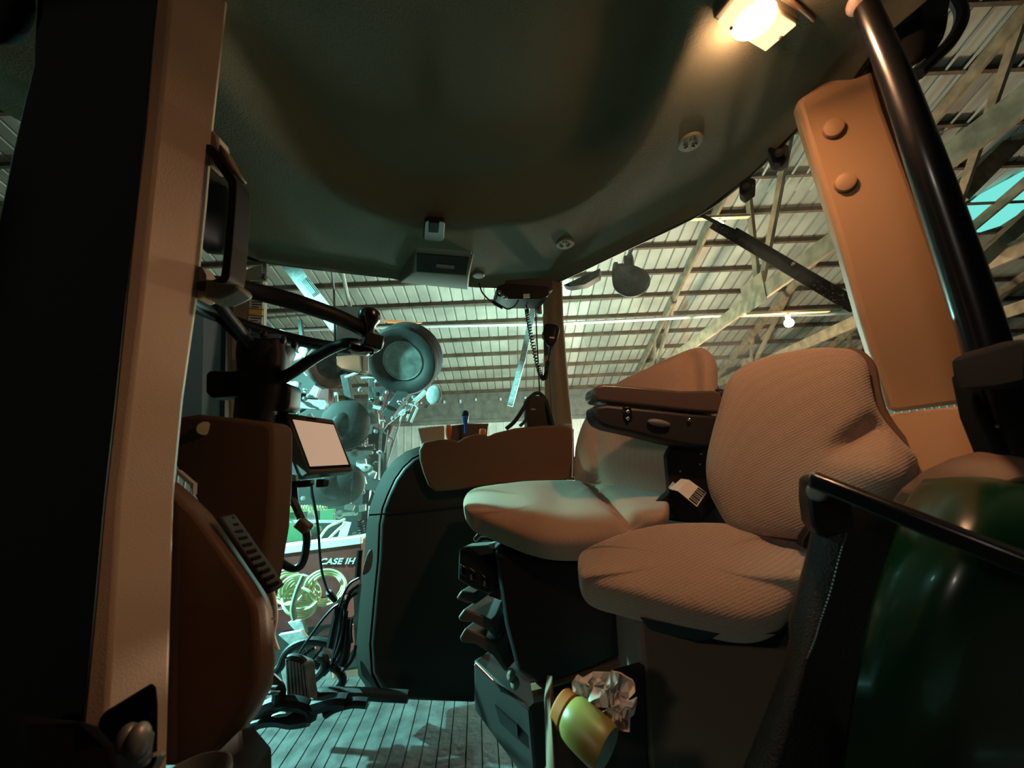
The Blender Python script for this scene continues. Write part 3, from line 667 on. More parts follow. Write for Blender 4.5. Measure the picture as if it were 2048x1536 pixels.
# ================================================================ steering wheel and column
t = thing('steering_wheel', 'black steering wheel with spinner knob left of the monitor', 'steering wheel', at(520, 740, 0.95))
wc = at(575, 645, 0.97); best = None
for i in range(60):                                   # a true circle: equal, square radii through the two rim points
    for j in range(60):
        p_, q_ = at(751, 692, 0.80 + i * 0.005) - wc, at(588, 604, 0.66 + j * 0.005) - wc
        er = abs(p_.length - q_.length) + abs(p_.normalized().dot(q_.normalized())) * 0.2
        if best is None or er < best[0]: best = (er, p_, q_)
e1, e2 = best[1], best[2]; RW = e1.length; e1n = e1.normalized(); e2 = (e2 - e1n * e2.dot(e1n)).normalized()
wn_ = e1n.cross(e2); wn_ = wn_ if wn_.z > 0 else -wn_
g = G(); g.tube([wc + (e1n * math.cos(a_) + e2 * math.sin(a_)) * RW for a_ in [2 * math.pi * i / 24 for i in range(24)]], 0.0185, 12, closed=True, k=3); build(g, 'rim', WHEEL, t)
hub = at(528, 722, 1.0)
g = G()
for tgt, mid in (((748, 686), (640, 690)), ((430, 590), (468, 670)), ((650, 694), (590, 720))):
    pass
rp = lambda a_: wc + (e1n * math.cos(a_) + e2 * math.sin(a_)) * RW
def spoke(a_, bend, nm='spoke'):
    e = rp(a_); m1 = hub * 0.35 + e * 0.65 - wn_ * bend
    g = G(); g.tube([hub + (e - hub) * 0.08, hub * 0.65 + e * 0.35 - wn_ * bend, m1, hub * 0.12 + e * 0.88, e], [0.016, 0.014, 0.013, 0.013, 0.014], 12); build(g, nm, WHEEL, t)
g = G(); g.tube([at(540, 768, 0.98), at(585, 745, 0.965), at(635, 712, 0.95), at(675, 692, 0.94), at(705, 686, 0.935), rp(-0.05)], [0.017, 0.0155, 0.0145, 0.014, 0.0135, 0.013], 12); build(g, 'spoke', WHEEL, t); spoke(2.35, 0.0); spoke(-2.4, 0.0)
g = G(); g.lathe(hub - wn_ * 0.05, wn_, [(0.03, 0), (0.056, 0.02), (0.066, 0.055), (0.070, 0.085), (0.064, 0.098), (0.045, 0.104), (0.002, 0.106)], 28); hb = build(g, 'hub', WHEEL, t)
for i in range(9):
    a_ = i * 0.7; _, uu, ww = frame_of(wn_); g = G(); g.ball(hub + wn_ * 0.06 + (uu * math.cos(a_) + ww * math.sin(a_)) * 0.064, (0.008, 0.008, 0.012)); build(g, 'hub_stud', BLACK, hb)
kb = at(738, 668, 0.915)
kt = at(739, 634, 0.915)
g = G(); g.lathe(kb, kt - kb, [(0.012, 0), (0.012, 0.012), (0.016, 0.022), (0.024, 0.032), (0.0275, 0.044), (0.026, 0.056), (0.018, 0.064), (0.002, 0.066)], 24); build(g, 'spinner_knob', BLACKG, t)
g = G(); g.box(at(744, 684, 0.915), (0.045, 0.05, 0.036), (e1n, e2, wn_)); g.box(at(722, 700, 0.93), (0.06, 0.04, 0.016), (e1n, e2, wn_)); build(g, 'knob_clamp', WHEEL, t, bev=0.004)
g = G(); g.prism(px([(704, 690), (722, 702), (742, 702), (728, 709), (700, 706)], 0.915), V((0, 0.02, 0))); build(g, 'clamp_plate', STEEL, t, bev=0.002)
t = thing('steering_column', 'black steering column shroud with stubby stalks below the wheel', 'steering column', at(520, 850, 1.0))
g = G(); g.loft([[at(cx + math.cos(2 * math.pi * j / 24) * rx, cy + math.sin(2 * math.pi * j / 24) * 5, 1.0 - 0.055 * math.sin(2 * math.pi * j / 24)) for j in range(24)] for cx, cy, rx in ((532, 672, 40), (530, 700, 46), (524, 740, 52), (520, 790, 50), (510, 830, 44), (505, 880, 44))])
build(g, 'column_shroud', BLACK, t, bev=0.003)
g = G(); g.prism(px([(410, 748), (418, 740), (480, 742), (500, 760), (500, 800), (470, 792), (420, 796), (410, 785)], 0.97), V((0.0, 0.05, 0.0))); build(g, 'stalk', WHEEL, t, bev=0.008, label='thick stubby black stalk on the left')
g = G(); g.prism(px([(520, 758), (575, 766), (580, 775), (577, 812), (570, 822), (520, 818)], 0.97), V((0.0, 0.06, 0.0))); build(g, 'switch_pod', BLACK, t, bev=0.008)
g = G(); g.prism(px([(548, 812), (575, 814), (574, 850), (555, 900), (543, 905)], 1.02), V((0.0, 0.03, 0.0))); build(g, 'column_bracket', WHEEL, t, bev=0.004)

# ================================================================ dash side panel, lower cowl
PN_S = V((0.02, 0.05, 0))
ol = [(330, 905), (335, 850), (340, 836), (388, 828), (450, 834), (532, 845), (545, 852), (547, 868), (545, 960), (538, 1060), (522, 1150), (505, 1230), (420, 1230), (390, 1000)]
g = G(); g.prism(px(ol, 0.86), PN_S)
dp = build(g, 'dash_panel', BROWN, None, bev=0.010, seg=3, label='brown dash side panel with round cream button below the wheel', cat='panel')
g = G(); g.lathe(at(409, 857, 0.862), at(409, 857, 1) - at(409, 857, 2), [(0.0155, 0), (0.0155, 0.006), (0.014, 0.009), (0.001, 0.010)], 24); build(g, 'round_button', CREAM, dp, label='round cream button')
g = G(); g.prism(px([(355, 940), (386, 967), (384, 975), (353, 948)], 0.80), V((0, 0.01, 0))); g.prism(px([(384, 966), (387, 966), (386, 990), (383, 990)], 0.80), V((0, 0.01, 0)))
build(g, 'panel_edge_trim', PLASTW, dp)
# cowl, rounded towards the right: loft of horizontal sections
rows = [(962, 352), (985, 380), (1030, 425), (1080, 462), (1130, 496), (1165, 520), (1195, 537), (1220, 545), (1260, 548), (1320, 551), (1370, 545), (1420, 520), (1455, 495), (1490, 470), (1530, 440)]
R = []
for y, xr in rows:
    xl = 300; a = at(xl, y, 0.64); b = at(xr - 36, y, 0.645); c = at(xr - 10, y, 0.665); d = at(xr, y, 0.70); e = at(xr - 6, y, 0.76); f_ = at(xl, y, 0.80)
    R.append([a, b, c, d, e, f_])
g = G(); g.loft(R)
cw = build(g, 'lower_cowl', BROWN, None, bev=0.008, seg=3, ang=60, label='brown lower cowl with black louvre between door pillar and pedals', cat='panel')
cn = V((-0.35, -0.3, 0.9))
g = G(); g.prism([at(428, 1036, 0.655), at(440, 1032, 0.655), at(545, 1182, 0.665), at(533, 1192, 0.665)], V((0.0, 0.035, 0.0))); vf = build(g, 'louvre_frame', DBROWN, cw, bev=0.003)
for i in range(11):
    f_ = i / 10; x, y = 441 + f_ * 92, 1040 + f_ * 132
    g = G(); g.prism([at(x, y, 0.662), at(x + 6, y - 5, 0.662), at(x + 10, y + 1, 0.662), at(x + 4, y + 6, 0.662)], V((0.002, 0.02, 0.0))); build(g, 'louvre_fin', BLACKM, cw, bev=0.001)
g = G(); g.prism([at(523, 1250 - 6, 0.668), at(547, 1236, 0.69), at(547, 1239, 0.69), at(523, 1247, 0.668)], V((0, 0.006, 0))); build(g, 'cowl_seam', BLACK, cw)
g = G(); g.tube([at(545, 1180, 0.72), at(551, 1210, 0.72), at(552, 1240, 0.72), at(547, 1270, 0.72), at(556, 1300, 0.72)], 0.003, 6); build(g, 'clear_tube', PLASTW, cw)

# ================================================================ monitor with bracket and harness
t = thing('monitor', 'grey tilted display monitor with blank beige screen', 'monitor', at(640, 950, 1.0))
MF = [at(571, 824, 1.02), at(668, 838, 1.02), at(709, 942, 0.99), at(617, 949, 0.99)]; MBk = [at(552, 842, 1.055), at(644, 852, 1.055), at(690, 950, 1.03), at(597, 962, 1.03)]
g = G(); g.add(MF + MBk, [(0, 1, 2, 3), (7, 6, 5, 4), (0, 4, 5, 1), (1, 5, 6, 2), (2, 6, 7, 3), (3, 7, 4, 0)]); mc = build(g, 'casing', M('monitor_grey', (0.26, 0.24, 0.20), 0.5), t, bev=0.006, seg=3)
def mp_(u, v): return (MF[0] * (1 - u) + MF[1] * u) * (1 - v) + (MF[3] * (1 - u) + MF[2] * u) * v
mn = (MF[1] - MF[0]).cross(MF[3] - MF[0]).normalized(); mn = mn if mn.dot(CAM - MF[0]) > 0 else -mn
g = G(); g.prism([mp_(0.085, 0.10), mp_(0.965, 0.10), mp_(0.965, 0.92), mp_(0.085, 0.92)], mn * 0.0015); bz = build(g, 'bezel', BLACK, t)
g = G(); g.prism([mp_(0.105, 0.12), mp_(0.945, 0.13), mp_(0.935, 0.88), mp_(0.105, 0.885)], mn * 0.003); build(g, 'screen', LCD, t)
g = G(); g.prism([mp_(0.40, 0.045), mp_(0.62, 0.045), mp_(0.62, 0.07), mp_(0.40, 0.07)], mn * 0.002); build(g, 'badge', BLACK, mc)
g = G(); g.box(at(645, 966, 1.02), (0.02, 0.03, 0.02)); build(g, 'socket', BLACK, mc, bev=0.002)
t = thing('monitor_bracket', 'black steel bracket and clamp knob under the monitor', 'bracket', at(590, 970, 1.06))
g = G(); g.beam(at(530, 974, 1.06), at(625, 966, 1.05), 0.022, 0.018); g.beam(at(560, 840, 1.08), at(556, 960, 1.08), 0.016, 0.022); build(g, 'bracket_bar', BLACK, t, bev=0.002)
g = G(); g.ball(at(549, 930, 1.05), (0.016, 0.016, 0.022), n=12, m=6); g.tube([at(556, 895, 1.06), at(548, 960, 1.06)], 0.012, 8, k=1); build(g, 'clamp_knob', BLACK, t)
g = G(); g.prism([at(564, 944, 1.05), at(592, 950, 1.05), at(592, 965, 1.05), at(564, 964, 1.05)], V((0, 0.02, 0))); build(g, 'clear_clip', M('clear_plastic', (0.5, 0.45, 0.42), 0.2), t)
# looped harness
lp_ = crop([(265, 690), (245, 790), (205, 900), (186, 1060), (196, 1220), (250, 1320), (330, 1375), (400, 1370), (445, 1290), (465, 1150), (455, 1060), (410, 950), (370, 860), (330, 810), (285, 795), (255, 840)], 500, 800, 4.096)
hn = thing('cable_loop', 'thick black cable loop hanging below the monitor', 'cable', px(lp_, 1.02)[6])
g = G(); g.tube([at(x, y, 1.04 - 0.03 * i / 15) for i, (x, y) in enumerate(lp_)], 0.0095, 10); build(g, 'cable_run', CABLE, hn)
g = G(); g.tube(px(crop([(360, 700), (365, 800), (385, 900)], 500, 800, 4.096), 1.03), 0.009, 8); build(g, 'cable_drop', CABLE, hn)
g = G(); g.box(at(*crop([(440, 1030)], 500, 800, 4.096)[0], 1.005), (0.034, 0.03, 0.024), (V((0.8, 0, -0.6)), V((0, 1, 0)), V((0.6, 0, 0.8)))); build(g, 'tape_joint', BROWN, hn, bev=0.004)
lead = crop([(505, 690), (512, 780), (530, 870), (552, 1000), (565, 1150), (575, 1300), (592, 1420), (620, 1520)], 500, 800, 4.096) + crop([(850, 345), (905, 410)], 450, 1100, 4.096)
g = G(); g.tube([at(x, y, 1.02 + 0.30 * i / 9) for i, (x, y) in enumerate(lead)], 0.0036, 8)
ld = build(g, 'monitor_lead', CABLE, None, label='thin black lead dropping from the monitor to the wire bundle', cat='cable')
g = G(); g.tube([at(657, 1184, 1.29), at(670, 1200, 1.32)], 0.009, 8, k=1); build(g, 'plug', BLACK, ld)
# ================================================================ right hand console
CB = V((-0.03, 0.20, 0))
def cY(x): return 1.33 + (x - 740) * 0.00014        # the console runs along the side window
t = thing('side_console', 'brown side console between steering wheel and operator seat', 'console', at(840, 1400, 1.36))
outer_ = [(838, 893), (812, 903), (788, 920), (768, 945), (752, 978), (740, 1012), (733, 1050), (728, 1120), (720, 1200), (712, 1290), (716, 1350), (745, 1392)]
inner_ = [(846, 905), (824, 916), (805, 934), (788, 958), (774, 988), (763, 1016), (757, 1050), (754, 1120), (746, 1200), (738, 1290), (742, 1350), (760, 1385)]
g = G(); g.sheet([[at(a[0], a[1], cY(a[0]) + 0.030), at((a[0] * 2 + b[0]) / 3, (a[1] * 2 + b[1]) / 3, cY(a[0]) + 0.045), at(b[0], b[1], cY(b[0]) + 0.085)] for a, b in zip(inner_, outer_)], V((0.03, 0.06, 0))); build(g, 'front_trim', M('console_edge', (0.034, 0.031, 0.025), 0.75, spec=0.15), t, ang=60)
ol = inner_ + [(800, 1405), (945, 1410), (1000, 1400), (1010, 985), (900, 900)]
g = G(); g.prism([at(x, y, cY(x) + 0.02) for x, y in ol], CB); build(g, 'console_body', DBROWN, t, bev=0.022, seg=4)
g = G(); g.tube([at(738, 1030, cY(738) + 0.012), at(800, 1026, cY(800) + 0.016), at(930, 1012, cY(930) + 0.016)], 0.003, 6, k=1); build(g, 'console_seam', BLACK, t)
ol = [(838, 900), (846, 884), (880, 878), (905, 879), (915, 884), (928, 875), (950, 868), (968, 868), (976, 873), (990, 866), (1030, 856), (1080, 851), (1128, 850), (1144, 856), (1146, 880), (1144, 955), (1130, 962), (1000, 968), (920, 980), (870, 984), (856, 970), (846, 945), (839, 920)]
g = G(); g.prism([at(x, y, cY(x) - 0.015) for x, y in ol], V((-0.02, 0.10, 0))); build(g, 'storage_tub', BROWN, t, bev=0.008, seg=3)
g = G(); g.tube([at(1142, 858, cY(1142) + 0.01), at(1143, 905, cY(1142) + 0.01), at(1142, 955, cY(1142) + 0.01)], 0.011, 12, k=1); build(g, 'end_post', CHROME, t, label='bright steel end post')
g = G(); g.lathe(at(1128, 851, cY(1128) + 0.03), UP, [(0.045, -0.008), (0.045, 0.0), (0.036, 0.003), (0.001, 0.003)], 24, 0.7); build(g, 'post_cap', STEEL, t, bev=0.002)
# cup and tray behind the rim
g = G(); g.prism(px([(834, 856), (860, 853), (889, 851), (889, 900), (846, 900)], 1.46), V((-0.01, 0.05, 0))); build(g, 'cup_tray', TAN, t, bev=0.004)
g = G(); g.prism(px([(893, 852), (935, 847), (978, 847), (976, 853), (972, 900), (895, 900)], 1.47), V((-0.01, 0.06, 0))); build(g, 'rear_tray', BROWN, t, bev=0.004)
g = G(); g.pillow(px(crop([(965, 1260), (985, 1225), (1003, 1235), (1005, 1300), (990, 1380), (960, 1420), (925, 1430), (935, 1350)], 500, 800, 4.096), 1.325), V((-0.2, -1, 0)), 0.006, 0.004, k=3)
build(g, 'oval_badge', M('badge_olive', (0.16, 0.14, 0.10), 0.6, bump=(120, 0.8)), t)
def lever(x, y0, y1, Y, col, label, top=None):
    t = thing('control_lever', label, 'lever', at(x, y1, Y), 'levers on the side console')
    g = G(); h = (at(x, y0, Y) - at(x, y1, Y)).length
    g.lathe(at(x, y1, Y), at(x, y0, Y) - at(x, y1, Y), [(0.005, -0.03), (0.005, 0.0), (0.009, h * 0.2), (0.0125, h * 0.7), (0.010, h * 0.95), (0.002, h)], 16); build(g, 'lever_grip', col, t)
    if top: g = G(); g.ball(at(x, top, Y), (0.014, 0.012, 0.016), n=14); build(g, 'lever_knob', BLACK, t)
lever(931, 828, 850, 1.44, BLUE, 'black topped blue lever standing highest on the console', 829)
lever(897, 849, 879, 1.38, ORANGE, 'orange red lever left of the blue one')
lever(965, 857, 880, 1.36, ORANGE, 'small orange lever right of the blue one')
# box at the console's rear end with a hose loop over it
t = thing('hose_box', 'dark upright box with hose looped over it by corner pillar', 'box', at(1075, 850, 1.46))
g = G(); g.prism(px([(1052, 797), (1060, 790), (1085, 792), (1098, 800), (1104, 852), (1055, 855)], 1.45), V((-0.01, 0.07, 0))); bx_ = build(g, 'box_body', DBROWN, t, bev=0.005)
g = G(); g.prism(px([(1062, 817), (1071, 817), (1071, 820), (1062, 820)], 1.448), V((0, 0.003, 0))); build(g, 'box_label', STEEL, bx_)
g = G(); g.tube([at(x, y, d) for x, y, d in [(1012, 858, 1.42), (1030, 842, 1.42), (1048, 815, 1.43), (1060, 795, 1.46), (1075, 786, 1.48), (1088, 795, 1.47), (1097, 815, 1.44), (1106, 850, 1.43)]], 0.0075, 8); build(g, 'hose', RUBBER, t)
g = G(); g.tube([at(1040, 852, 1.43), at(1052, 838, 1.44), at(1053, 815, 1.46)], 0.006, 8); build(g, 'hose', RUBBER, t)

# ================================================================ wires, pedal and hoses on the floor
t = thing('wire_bundle', 'bundle of black wires hanging beside the front of the console', 'cables', at(690, 1330, 1.38))
C1 = lambda l: crop(l, 450, 1100, 4.096)
for l, r, Y in (([(1100, 230), (1030, 270), (985, 340), (960, 410), (940, 470)], 0.004, 1.33), ([(1095, 290), (1040, 330), (1005, 400), (985, 480)], 0.005, 1.33), ([(1085, 350), (1030, 385), (1000, 440), (985, 520)], 0.005, 1.33),
                ([(960, 400), (930, 480), (900, 600), (880, 700), (860, 790)], 0.012, 1.36), ([(975, 430), (960, 540), (945, 640), (920, 760), (880, 930)], 0.009, 1.35), ([(985, 470), (970, 600), (950, 730), (900, 880)], 0.005, 1.34),
                ([(1000, 500), (985, 640), (960, 780), (900, 900)], 0.004, 1.35), ([(1010, 560), (1005, 700), (985, 860), (960, 940)], 0.013, 1.35), ([(1105, 0), (1095, 100), (1085, 220)], 0.009, 1.34),
                ([(930, 445), (880, 480), (800, 570), (720, 680), (650, 780), (600, 860)], 0.004, 1.35), ([(740, 800), (690, 830), (640, 870)], 0.004, 1.4), ([(800, 790), (770, 840), (720, 890)], 0.004, 1.4), ([(650, 810), (680, 880), (700, 910)], 0.003, 1.4),
                ([(1070, 780), (1055, 860), (1020, 930), (960, 990)], 0.005, 1.33), ([(1040, 560), (1030, 660), (1040, 760)], 0.004, 1.33)):
    g = G(); g.tube(px(C1(l), Y), r, 7); build(g, 'wire', CABLE, t)
t = thing('foot_pedal', 'ribbed metal foot pedal standing on the floor mat', 'pedal', at(600, 1420, 1.30))
q = px(C1([(497, 880), (560, 895), (650, 930), (668, 960), (680, 1120), (708, 1290), (600, 1255), (510, 1240), (495, 1080)]), 1.28); q = [p + (p - CAM) * (max(0, -0.70 - p.x) * 0.45) for p in q]
g = G(); g.prism(q, V((0.01, 0.03, 0.0))); pd = build(g, 'pedal_plate', M('pedal_metal', (0.30, 0.34, 0.33), 0.45, 0.3, var=(30, 0.4)), t, bev=0.004)
g = G()
for i in range(7):
    f_ = i / 6; a = C1([(505 + f_ * 150, 895 + f_ * 40)])[0]; b = C1([(520 + f_ * 178, 1235 + f_ * 45)])[0]
    g.tube([*[p + (p - CAM) * (max(0, -0.70 - p.x) * 0.45) for p in (at(*a, 1.277), at(*b, 1.277))]], 0.0035, 6, k=2)
build(g, 'pedal_ribs', STEEL, pd)
g = G(); g.tube(px(C1([(520, 890), (560, 880), (610, 890), (650, 925)]), 1.285), 0.011, 8); build(g, 'pedal_rubber', RUBBER, t)
g = G(); g.tube(px(C1([(510, 1250), (470, 1200), (440, 1120), (430, 1090)]), 1.31), 0.012, 8); build(g, 'pedal_arm', STEEL, t)
for l, r, Y, lb in (([(370, 1030), (450, 960), (500, 850), (580, 780), (700, 745), (830, 760), (940, 800), (975, 850), (930, 920), (880, 950)], 0.013, 1.40, 'fat black hose arching behind the pedal'),
                    ([(665, 1110), (720, 1060), (790, 1000), (820, 940), (810, 890), (770, 880)], 0.014, 1.36, 'grey hose end curling up right of the pedal'),
                    ([(640, 940), (720, 930), (790, 960), (840, 1010)], 0.012, 1.40, 'short black hose just behind the pedal top'),
                    ([(860, 950), (930, 990), (965, 1060), (940, 1120), (880, 1180)], 0.012, 1.36, 'black hose curving at foot of the console'),
                    ([(700, 1200), (800, 1175), (950, 1175), (1150, 1180), (1300, 1190), (1500, 1200)], 0.017, 1.32, 'thick black hose lying along the foot of the console')):
    g = G(); g.tube(px(C1(l), Y), r, 10); build(g, 'floor_hose', RUBBER, None, label=lb, cat='hose', group='hoses on the cab floor')
t = thing('pedal_mount', 'black pedal mounting frame low behind the brown cowl', 'frame', at(545, 1440, 1.2))
for l, w in (([(300, 1310), (430, 1260), (600, 1260), (700, 1300), (690, 1380)], 0.020), ([(150, 1490), (260, 1400), (420, 1370), (560, 1390), (690, 1370)], 0.022), ([(220, 1420), (300, 1330), (420, 1290)], 0.018), ([(360, 1060), (440, 1150), (430, 1250)], 0.018), ([(820, 1340), (900, 1290), (1050, 1250), (1165, 1255)], 0.014), ([(720, 1290), (900, 1240), (1000, 1240)], 0.02)):
    g = G(); g.tube(px(C1(l), 1.25), w, 8); build(g, 'mount_tube', BLACK, t)
for l in ([(370, 1365), (440, 1340), (550, 1335), (500, 1365), (420, 1375)], [(200, 1420), (270, 1405), (260, 1430), (200, 1440)], [(330, 1120), (420, 1125), (400, 1150), (330, 1145)], [(330, 1170), (440, 1170), (430, 1190), (330, 1195)]):
    g = G(); g.prism(px(C1(l), 1.215), V((0, 0.012, 0))); build(g, 'worn_plate', STEEL, t, bev=0.002)

# ================================================================ seats
def fold(pt, c, ax, w, depth, along=None, l=0.0, lo=-9, hi=9):
    d = (pt - c).dot(ax); s = (pt - c).dot(along) if along else 0
    return -depth * math.exp(-(d / w) ** 2) * (1 if lo < s < hi else math.exp(-((min(abs(s - lo), abs(s - hi))) / 0.03) ** 2))
# --- operator seat (farther)
t = thing('operator_seat', 'operator seat with armrest, farther of the two fabric seats', 'seat', at(1080, 1400, 1.2))
n1 = V((-0.62, -0.76, 0.18)).normalized()
c0 = at(1300, 870, 1.2)
ol = [(1190, 990), (1158, 975), (1152, 930), (1162, 872), (1186, 822), (1235, 772), (1290, 744), (1345, 718), (1390, 700), (1415, 702), (1431, 722), (1434, 755), (1431, 830), (1424, 930), (1400, 1000), (1300, 1010)]
U1 = V((1, 0, 0)); 
k1, k2 = onpl(1206, 900, c0, n1), onpl(1392, 740, c0, n1)
def disp(pt, t_):
    d = 0.0
    a_ = n1.cross(UP).normalized(); a_ = a_ if a_.x > 0 else -a_
    d += -0.016 * math.exp(-(((pt - k1).dot(a_)) / 0.016) ** 2) * sm(1.0, 0.85, t_) + -0.022 * math.exp(-(((pt - k2).dot(a_)) / 0.022) ** 2) * sm(1.0, 0.8, t_)
    return d
def sm(a, b, x):
    t = max(0, min(1, (x - a) / (b - a))); return t * t * (3 - 2 * t)
g = G(); g.pillow([onpl(x, y, c0, n1) for x, y in ol], n1, 0.055, 0.05, rings=22, p=3.2, disp=disp); build(g, 'backrest', FABO, t, ang=80)
g = G(); g.pillow([onpl(x, y, c0 - n1 * 0.055, n1) for x, y in [(1200, 985), (1175, 900), (1250, 790), (1390, 722), (1436, 770), (1444, 860), (1450, 980)]], n1, 0.01, 0.03); build(g, 'back_shell', BLACK, t)
# cushion: flat loaf with its top dished
top = [(928, 1012, .665), (945, 992, .672), (1000, 982, .675), (1060, 976, .675), (1150, 975, .675), (1215, 985, .672), (1260, 984, .67), (1325, 986, .67)]
low = [(1335, 1040, .64), (1270, 1078, .63), (1210, 1098, .62), (1120, 1103, .61), (1060, 1092, .61), (1010, 1072, .615), (965, 1052, .63), (935, 1035, .645)]
ols = [at(x, y, 1.29 - 0.0001 * (x - 928)) for x, y, z in top] + [at(x, y, 1.10 - 0.00025 * (x - 935)) for x, y, z in low]
cz = sum(p.z for p in ols) / len(ols); 
mid = V((0, 0.0, 0))
g = G(); nC = V((-0.05, -0.45, 0.89)).normalized()
cS = sum(ols, V()) / len(ols)
fx_ = onpl(1215, 1020, cS, nC); fd = V((0.55, 0.75, 0.3)).normalized()
f2 = onpl(1225, 1060, cS, nC)
def dispc(pt, t_): return -0.02 * math.exp(-(((pt - fx_).dot(V((0.96, 0.1, 0.25)).normalized())) / 0.016) ** 2) * sm(1.0, 0.9, t_) + 0.004 * math.sin(pt.x * 37) * (1 - t_)
g.pillow(ols, nC, 0.040, 0.05, rings=26, p=5.0, disp=dispc); build(g, 'seat_cushion', FABO, t, ang=80)
g = G(); g.prism([at(1000, 1080, 1.13), at(1280, 1085, 1.05), at(1330, 1030, 1.05), at(1330, 1120, 1.05), at(1090, 1120, 1.10), at(985, 1100, 1.13)], V((0.0, 0.18, 0.0))); build(g, 'seat_pan', BLACK, t, bev=0.008)
g = G(); g.prism([at(945, 1078, 1.12), at(958, 1062, 1.12), at(985, 1068, 1.12), at(982, 1076, 1.12), at(962, 1074, 1.12), at(952, 1086, 1.12)], V((0, 0.02, 0))); build(g, 'slide_handle', CHROME, t, bev=0.003, label='bright slide handle under the cushion')
g = G(); g.prism(px([(1345, 880), (1430, 890), (1435, 1010), (1400, 1050), (1330, 1040), (1310, 1060), (1300, 1010), (1335, 985), (1328, 910)], 1.06), V((0.02, 0.06, 0))); ap = build(g, 'armrest_bracket', BLACK, t, bev=0.006)
for x, y in ((1402, 908), (1400, 929), (1361, 943), (1416, 921)):
    g = G(); g.ball(at(x, y, 1.057), (0.003, 0.003, 0.003), n=8, m=6); build(g, 'bracket_screw', STEEL, ap)
ol = [(1186, 782), (1192, 772), (1206, 768), (1232, 769), (1290, 774), (1360, 781), (1425, 780), (1441, 784), (1449, 800), (1450, 822), (1440, 826), (1380, 822), (1290, 812), (1215, 804), (1195, 802), (1187, 793)]
g = G(); g.prism(px(ol, 1.0), V((-0.01, 0.075, 0.0))); build(g, 'armrest_pad', M('armrest_vinyl', (0.10, 0.065, 0.05), 0.30, bump=(300, 0.1)), t, bev=0.012, seg=4)
ol = [(1186, 812), (1215, 808), (1290, 816), (1380, 826), (1442, 831), (1448, 850), (1443, 885), (1432, 898), (1400, 896), (1340, 886), (1270, 868), (1215, 856), (1197, 848), (1188, 832)]
g = G(); g.prism(px(ol, 1.005), V((-0.01, 0.07, 0.0))); ab = build(g, 'armrest_body', M('armrest_black', (0.016, 0.014, 0.013), 0.5), t, bev=0.010, seg=3)
g = G(); g.ball(at(1318, 846, 0.998), (0.030, 0.010, 0.0095), (V((0.97, 0.03, -0.22)), V((0, 1, 0)), V((0.22, 0, 0.97))), n=20); build(g, 'armrest_latch', GREYP, ab)
g = G(); g.box(at(1255, 826, 1.003), (0.022, 0.006, 0.032)); build(g, 'armrest_socket', BLACKG, ab, bev=0.002)
for x, y in ((1256, 823), (1256, 837), (1379, 840)):
    g = G(); g.ball(at(x, y, 0.999), (0.0055, 0.004, 0.0055), n=12, m=8); build(g, 'armrest_screw', CHROME, ab)
g = G(); g.ball(at(1437, 790, 1.09), (0.022, 0.03, 0.018), n=14); build(g, 'armrest_hinge', BLACK, t)
# suspension base: switch block, bellows, foot
g = G(); g.prism(px([(990, 1105), (1060, 1115), (1270, 1130), (1275, 1300), (1090, 1380), (1035, 1345), (1010, 1250), (1000, 1180)], 1.10), V((-0.01, 0.22, 0))); build(g, 'suspension_column', BLACK, t, bev=0.010)
sb = px([(917, 1098), (930, 1094), (990, 1142), (994, 1150), (988, 1185), (975, 1189), (945, 1178), (915, 1160)], 1.14)
g = G(); g.prism(sb, V((0.06, 0.10, 0.0))); swb = build(g, 'switch_block', M('switch_black', (0.02, 0.022, 0.022), 0.4), t, bev=0.005)
for x, y in ((928, 1145), (946, 1153), (970, 1166)):
    g = G(); g.prism(px([(x - 7, y - 18), (x + 7, y - 8), (x + 7, y + 12), (x - 7, y + 4)], 1.136), V((0, 0.006, 0))); build(g, 'rocker_switch', BLACKG, swb, bev=0.003)
for x, y in ((942, 1155), (969, 1168)):
    g = G(); g.prism(px([(x - 2, y - 6), (x + 2, y - 5), (x + 2, y + 5), (x - 2, y + 5)], 1.134), V((0, 0.002, 0))); build(g, 'switch_mark', STEEL, swb)
g = G(); g.prism(px([(925, 1094), (975, 1090), (990, 1105), (960, 1112)], 1.15), V((0.02, 0.05, 0.0))); build(g, 'deck_plate', GREYP, t, bev=0.002)
BEL = M('bellows_rubber', (0.10, 0.075, 0.062), 0.5)
for l in ([(910, 1198), (922, 1180), (950, 1188), (952, 1210), (930, 1206)], [(914, 1236), (928, 1217), (960, 1230), (984, 1242), (992, 1282), (975, 1262), (945, 1246), (920, 1244)], [(918, 1276), (930, 1256), (965, 1272), (990, 1288), (1015, 1340), (1010, 1345), (985, 1312), (950, 1288), (924, 1286)]):
    g = G(); g.prism(px(l, 1.16), V((0.05, 0.12, 0.0))); build(g, 'bellows_fold', BEL, t, bev=0.006, seg=3)
for x, y in ((1022, 1350), (1030, 1366)):
    g = G(); g.ball(at(x, y, 1.13), (0.012, 0.012, 0.016), n=10, m=6); build(g, 'height_knob', VENT, t)
ft = [(946, 1326), (955, 1330), (1052, 1424), (1078, 1450), (1090, 1400), (1094, 1560), (1050, 1560), (950, 1420)]
g = G(); g.prism([at(947, 1320, 1.20), at(1060, 1420, 1.10), at(1072, 1560, 1.10), at(1050, 1560, 1.12), at(948, 1420, 1.24)], V((0.10, 0.14, 0.0))); fb = build(g, 'base_box', M('base_plastic', (0.020, 0.016, 0.014), 0.6), t, bev=0.006)
g = G(); g.tube(px([(950, 1328), (1000, 1378), (1050, 1425)], 1.10 + 0.055), 0.004, 6, k=1); build(g, 'base_rail', STEEL, fb)
